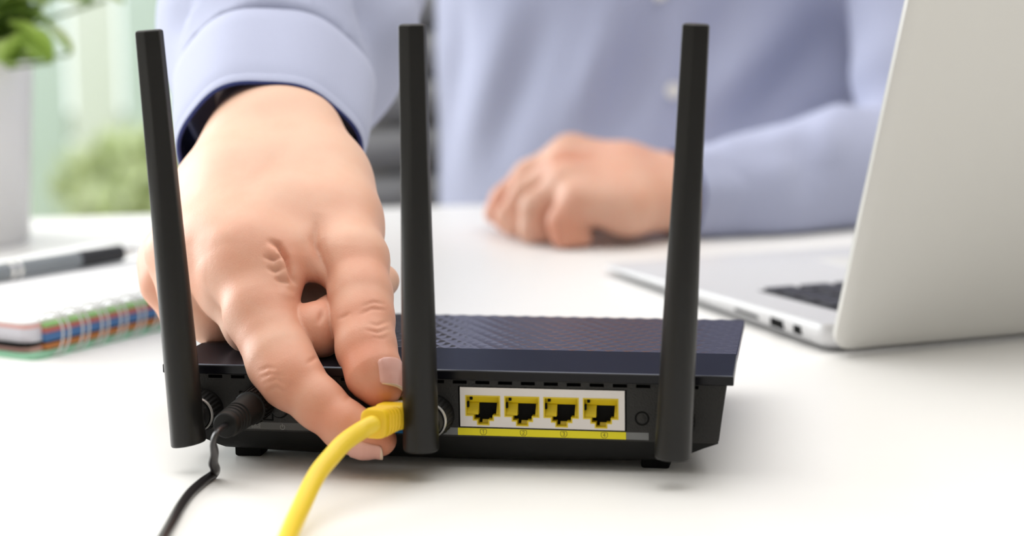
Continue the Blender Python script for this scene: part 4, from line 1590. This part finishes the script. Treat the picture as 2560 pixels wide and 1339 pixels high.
VE, QE = surfnet(head_lids, HD + [-0.12, -0.14, -0.19], HD + [0.12, 0.14, 0.16], 0.0026)
man = thing('person', 'man in a pale blue shirt pinching the yellow plug', 'person', (TC[0], TC[1], 0.0))
MO = np.array(man.location)
red_b = redness(np.concatenate([VB, VE]), [(HD + [0, -0.1, -0.03], 30, .6), (HD + [.05, -.08, -.03], 30, .4), (HD + [-.05, -.08, -.03], 30, .4), (HD + [-.012, -.092, -.068], 10, .75), (HD + [.012, -.092, -.068], 10, .75), (HD + [0, -.094, -.068], 9, .75)])
Vall = np.concatenate([VH, VL, VB, VE]) - MO
Qall = np.concatenate([QH, QL + len(VH), QB + len(VH) + len(VL), QE + len(VH) + len(VL) + len(VB)])
body = mesh_np('body', Vall, Qall, M_SKIN, man)
at = body.data.attributes.new('red', 'FLOAT', 'POINT')
at.data.foreach_set('value', np.concatenate([red_h, red_l, red_b]).astype(np.float32))


# ---- fingernails
def nail(base_, tip_, normal, rad, half_ang, length, parent):
    ax_ = (tip_ - base_) / np.linalg.norm(tip_ - base_)
    n_ = normal - ax_ * (normal @ ax_)
    n_ /= np.linalg.norm(n_)
    s_ = np.cross(ax_, n_)
    NU, NV = 14, 14
    V, Q, mi, R0 = [], [], [], {}
    for layer in (0, 1):
        for v in range(NV + 1):
            t = v / NV
            wid = (1 - max(0, (0.22 - t) / 0.22) ** 2.4 * 0.55) * (1 - max(0, (t - 0.86) / 0.14) ** 2.5 * 0.35)
            for u_ in range(NU + 1):
                q_ = (2 * u_ / NU - 1)
                ph = q_ * half_ang * wid
                tt = t + 0.06 * (1 - q_ * q_) * (1 if t > 0.5 else 0) * (t - 0.5) * 2 - 0.05 * (1 - q_ * q_) * (1 - t)
                w_ = math.cos(ph) * n_ + math.sin(ph) * s_
                key = (v, u_)
                if layer == 0:
                    ts = min(tt, 0.80)
                    rr_ = np.linspace(0.016, 0.003, 90)
                    c_ = base_ + ax_ * (ts * length) + rr_[:, None] * w_
                    hit_ = right_hand(c_) < 0
                    if hit_.any():
                        h_ = max(1, int(np.argmax(hit_)))
                        two = right_hand(c_[h_ - 1:h_ + 1])
                        r__ = rr_[h_ - 1] + (rr_[h_] - rr_[h_ - 1]) * two[0] / (two[0] - two[1])
                    else:
                        r__ = rad
                    R0[key] = r__ + 0.00038 - 0.0006 * max(0, t - 0.8) / 0.2 - (0.00045 if v == 0 else 0)
                V.append(base_ + ax_ * (tt * length) + (R0[key] - layer * 0.0006) * w_)
    V = np.array(V)
    W1 = (NU + 1) * (NV + 1)
    for v in range(NV):
        for u_ in range(NU):
            a = v * (NU + 1) + u_
            f_ = [a, a + 1, a + NU + 2, a + NU + 1]
            m_ = 1 if v >= NV - 1 else 0
            Q.append(f_)
            mi.append(m_)
            Q.append([W1 + k for k in f_[::-1]])
            mi.append(m_)
    rim = [u_ for u_ in range(NU)] + [v * (NU + 1) + NU for v in range(NV)] + [NV * (NU + 1) + NU - u_ for u_ in range(NU)] + [(NV - v) * (NU + 1) for v in range(NV)]
    for a, b in zip(rim, rim[1:] + rim[:1]):
        Q.append([a, a + W1, b + W1, b])
        mi.append(1 if min(a, b) >= (NV - 1) * (NU + 1) else 0)
    return mesh_np('fingernail', np.array(V) - MO, Q, [M_NAIL, M_NAILTIP], parent, True, mi)


nail(P(916, 936, 0.7525), P(934, 1010, 0.7465), _r * 0.93 - _f * 0.36, 0.0092, math.radians(50), 0.0106, man)
nail(P(897, 1079, 0.7415), P(956, 1101, 0.7405), -_u * 0.90 - _f * 0.42, 0.0072, math.radians(52), 0.0108, man)

# ---- head details
for s in (-1, 1):
    bm = bmesh.new()
    bmesh.ops.create_uvsphere(bm, u_segments=20, v_segments=14, radius=0.0115)
    e_ = obj('eye', bm, M_EYE, man, smooth=True)
    e_.location = HD + [s * 0.032, -0.0720, 0.006] - MO
    bm = bmesh.new()
    lathe(bm, (-0.0012, -0.0111, -0.0026), (0, 1, 0), [(0, 0), (0.0002, 0.0035), (0.0016, 0.0056)], 18)
    obj('iris', bm, M_IRIS, e_, smooth=True)


for s in (-1, 1):
    bm = bmesh.new()
    tube(bm, spline([HD + [s * 0.014, -0.0925, 0.0265] - MO, HD + [s * 0.032, -0.0885, 0.0315] - MO, HD + [s * 0.050, -0.076, 0.0275] - MO], 6), [0.0026 + 0.0012 * math.sin(k / 12 * 3.1) for k in range(13)], 8)
    obj('eyebrow', bm, M_HAIR, man, smooth=True)


def hair_sdf(p):
    q = p - HD
    d_ = head(p) - 0.010
    d_ = smax(d_, -(q[:, 2] - 0.055 + np.clip(q[:, 1] + 0.03, 0, 0.09) * 1.35), 0.01)
    return smin(d_, ell(p, HD + [0.0, -0.055, 0.105], np.eye(3), (0.060, 0.045, 0.028)), 0.02)


Vq, Qq = surfnet(hair_sdf, HD + [-0.13, -0.15, -0.14], HD + [0.13, 0.16, 0.18], 0.006)
mesh_np('hair', Vq - MO, Qq, M_HAIR, man)

# ------------------------------------------------------------------ shirt
armdir = ELR - P(672, 395, 0.880)
armdir /= np.linalg.norm(armdir)


def shirt_sdf(p):
    ch = ell(p, np.array([0.125, 1.620, 0.95]), np.eye(3), (0.178, 0.118, 0.24))
    ch = smin(ch, ell(p, np.array([0.135, 1.635, 0.70]), np.eye(3), (0.190, 0.142, 0.25)), 0.10)
    ch = smin(ch, cone(p, SHR, SHL, 0.066, 0.066), 0.07)
    a = chain(p, [(SHR, 0.072), (ELR, 0.062), (P(716, 70, 1.01), 0.054), (P(684, 226, 0.950), 0.0435)], 0.03)
    a = np.maximum(a, -((p - P(684, 226, 0.944)) @ armdir))
    d_ = smin(ch, a, 0.03)
    b_ = chain(p, [(SHL, 0.070), (ELL_ + [0, 0, 0.0], 0.046), (P(2090, 448, 1.365), 0.038), (P(1920, 478, 1.336), 0.0325), (P(1775, 487, 1.320), 0.0295)], 0.03)
    d_ = smin(d_, b_, 0.03)
    # cut open at the neck, at the hem and flat on the desk
    d_ = smax(d_, (p[:, 2] - 1.120 - 0.25 * (p[:, 1] - 1.53)), 0.008) if False else d_
    far = np.linalg.norm(p[:, :2] - np.array([0.12, 1.555]), axis=1)
    d_ = np.where(p[:, 2] > 1.09, np.maximum(d_, 0.060 - far), d_)
    d_ = smax(d_, 0.50 - p[:, 2], 0.01)
    onT = p[:, 1] < 1.44
    return np.where(onT, smax(d_, TZ + 0.0008 - p[:, 2], 0.004), d_)


VS, QS = surfnet(shirt_sdf, (-0.24, 0.88, 0.46), (0.54, 1.86, 1.22), 0.0056)
NS, _ = grad(shirt_sdf, VS, 0.004)
folds = [
    ([(1640, -60), (1610, 120), (1560, 260), (1480, 420)], 16, -9, 1.3, 1.75),
    ([(1560, -60), (1520, 100), (1470, 220), (1380, 360)], 14, 6, 1.3, 1.75),
    ([(1400, -40), (1330, 120), (1260, 300), (1200, 480)], 15, -6, 1.3, 1.75),
    ([(1300, -60), (1240, 150), (1190, 330), (1160, 500)], 14, 5, 1.3, 1.75),
    ([(1150, -60), (1140, 120), (1110, 300), (1085, 500)], 9, -8, 1.3, 1.75),
    ([(1085, 60), (1065, 250), (1050, 480)], 9, 5, 1.3, 1.75),
    ([(2000, -40), (1900, 120), (1790, 260), (1740, 330)], 16, 8, 1.3, 1.75),
    ([(2120, 20), (2010, 160), (1890, 280), (1800, 330)], 15, -8, 1.3, 1.75),
    ([(2260, 60), (2140, 200), (2050, 290)], 16, 7, 1.3, 1.75),
    ([(1850, -60), (1790, 80), (1740, 220)], 13, -5, 1.3, 1.75),
    ([(2030, 300), (2075, 340), (2090, 430)], 10, 5, 1.25, 1.45),
    ([(2000, 320), (2020, 420), (2010, 540)], 9, -5, 1.25, 1.45),
    ([(1840, 390), (1940, 370), (2060, 350)], 9, -3, 1.25, 1.45),
    ([(1050, -40), (1000, 60), (950, 150)], 12, 5, 0.95, 1.3),
    ([(560, -60), (480, 30), (430, 110)], 8, -5, 0.95, 1.3),
    ([(620, -80), (520, -20), (450, 40)], 8, 4, 0.95, 1.3),
    ([(860, -40), (900, 60), (915, 160)], 8, -5, 0.95, 1.3),
]
VS = relief(VS, NS, folds)
shirt = mesh_np('shirt', VS - MO, QS, M_SHIRT, man)
shirt['label'] = 'pale blue long-sleeved shirt'


def cuff(c0, c1, r0, r1, sq, wid, length_dir_up, label):
    """open double-layer band from c0 (edge) to c1; sq = flattening, wid = widening of the ellipse"""
    ax_ = (c1 - c0)
    Lc = np.linalg.norm(ax_)
    ax_ /= Lc
    s_ = np.cross(ax_, length_dir_up)
    s_ /= np.linalg.norm(s_)
    u_ = np.cross(s_, ax_)
    N = 96
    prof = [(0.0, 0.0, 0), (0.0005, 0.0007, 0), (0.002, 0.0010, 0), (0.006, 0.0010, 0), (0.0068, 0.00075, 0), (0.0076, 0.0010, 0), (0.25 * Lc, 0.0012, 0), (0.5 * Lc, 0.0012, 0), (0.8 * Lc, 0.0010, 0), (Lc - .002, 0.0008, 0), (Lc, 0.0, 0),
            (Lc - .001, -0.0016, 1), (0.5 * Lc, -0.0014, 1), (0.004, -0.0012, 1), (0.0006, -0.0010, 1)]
    V, Q, mi = [], [], []
    for t, o_, m_ in prof:
        R = r0 + (r1 - r0) * (t / Lc) ** 0.8
        for k in range(N):
            ph = 2 * math.pi * k / N
            rip = 0.0009 * math.sin(3 * ph + 1.0) + 0.0006 * math.sin(7 * ph)
            V.append(c0 + ax_ * t + s_ * math.cos(ph) * (R * wid + o_ + rip) + u_ * math.sin(ph) * (R * sq + o_ + rip))
    m = len(prof)
    for i in range(m):
        for k in range(N):
            a, b = i * N + k, i * N + (k + 1) % N
            i2 = (i + 1) % m
            Q.append([a, b, i2 * N + (k + 1) % N, i2 * N + k])
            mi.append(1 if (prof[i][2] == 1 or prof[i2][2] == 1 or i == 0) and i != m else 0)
    me_ = mesh_np('cuff', np.array(V) - MO, Q, [M_SHIRT, M_NAVY], man, True, mi)
    me_['label'] = label
    return me_


cf = P(672, 398, 0.880)
cb = P(672, 398, 0.880) + armdir * 0.066
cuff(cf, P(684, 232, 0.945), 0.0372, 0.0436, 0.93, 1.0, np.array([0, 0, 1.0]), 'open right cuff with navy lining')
cuff(P(1698, 489, 1.310), P(1850, 485, 1.330), 0.0280, 0.0325, 1.0, 1.0, np.array([0, 0, 1.0]), 'buttoned left cuff on the desk')
for bx_, by_ in ((1684, 226), (1724, 420), (1650, -20)):
    zs_ = np.linspace(1.30, 1.75, 700)
    pr_ = np.array([P(bx_, by_, z_) for z_ in zs_])
    dd = shirt_sdf(pr_)
    hit = pr_[np.argmax(dd < 0)]
    bm = bmesh.new()
    lathe(bm, (0, 0, 0), (0, 1, 0), [(0.0006, 0), (0.0006, 0.0022), (0, 0.003), (0, 0.0052), (0.0008, 0.0058), (0.0022, 0.0056), (0.0022, 0)], 24)
    b_ = obj('button', bm, M_BUTTON, man, smooth=True, angle=50)
    b_.location = hit + [0, -0.003, 0] - MO
# collar
bm = bmesh.new()
secs = []
for k in range(40):
    a = 2 * math.pi * k / 40
    c, s = math.cos(a), math.sin(a)
    x, y = 0.12 + 0.066 * s, 1.555 - 0.066 * c
    dz = 0.035 * (1 - c) / 2 - 0.012
    secs.append([(x, y, 1.105 + dz), (x, y, 1.150 + dz), (0.12 + 0.071 * s, 1.555 - 0.071 * c, 1.153 + dz), (0.12 + 0.086 * s, 1.555 - 0.086 * c, 1.112 + dz), (0.12 + 0.083 * s, 1.555 - 0.083 * c, 1.110 + dz), (0.12 + 0.069 * s, 1.555 - 0.069 * c, 1.140 + dz)])
secs = [[tuple(np.array(q_) - MO) for q_ in s] for s in secs]
loft(bm, secs, caps=True)
obj('collar', bm, M_SHIRT, man, smooth=True, angle=50)


def trouser_sdf(p):
    d_ = ell(p, np.array([0.13, 1.68, 0.555]), np.eye(3), (0.185, 0.15, 0.10))
    for s in (-1, 1):
        hip, knee, ank = np.array([0.13 + s * 0.09, 1.66, 0.545]), np.array([0.13 + s * 0.13, 1.22, 0.55]), np.array([0.13 + s * 0.12, 1.20, 0.11])
        d_ = smin(d_, chain(p, [(hip, 0.085), (knee, 0.062), (ank, 0.052)], 0.03), 0.05)
    return smax(d_, 0.085 - p[:, 2], 0.004)


Vq, Qq = surfnet(trouser_sdf, (-0.12, 1.06, 0.04), (0.38, 1.90, 0.70), 0.012)
mesh_np('trousers', Vq - MO, Qq, M_TROUSER, man)
for s in (-1, 1):
    c = np.array([0.13 + s * 0.12, 1.17, 0.0])

    def shoe(p, c=c):
        d_ = ell(p, c + [0, -0.03, 0.035], np.eye(3), (0.046, 0.135, 0.045))
        d_ = smin(d_, ell(p, c + [0, 0.04, 0.065], np.eye(3), (0.042, 0.055, 0.055)), 0.03)
        return smax(d_, 0.002 - p[:, 2], 0.004)
    Vq, Qq = surfnet(shoe, c + [-0.08, -0.2, -0.03], c + [0.08, 0.14, 0.15], 0.008)
    mesh_np('shoe', Vq - MO, Qq, M_SHOE, man)
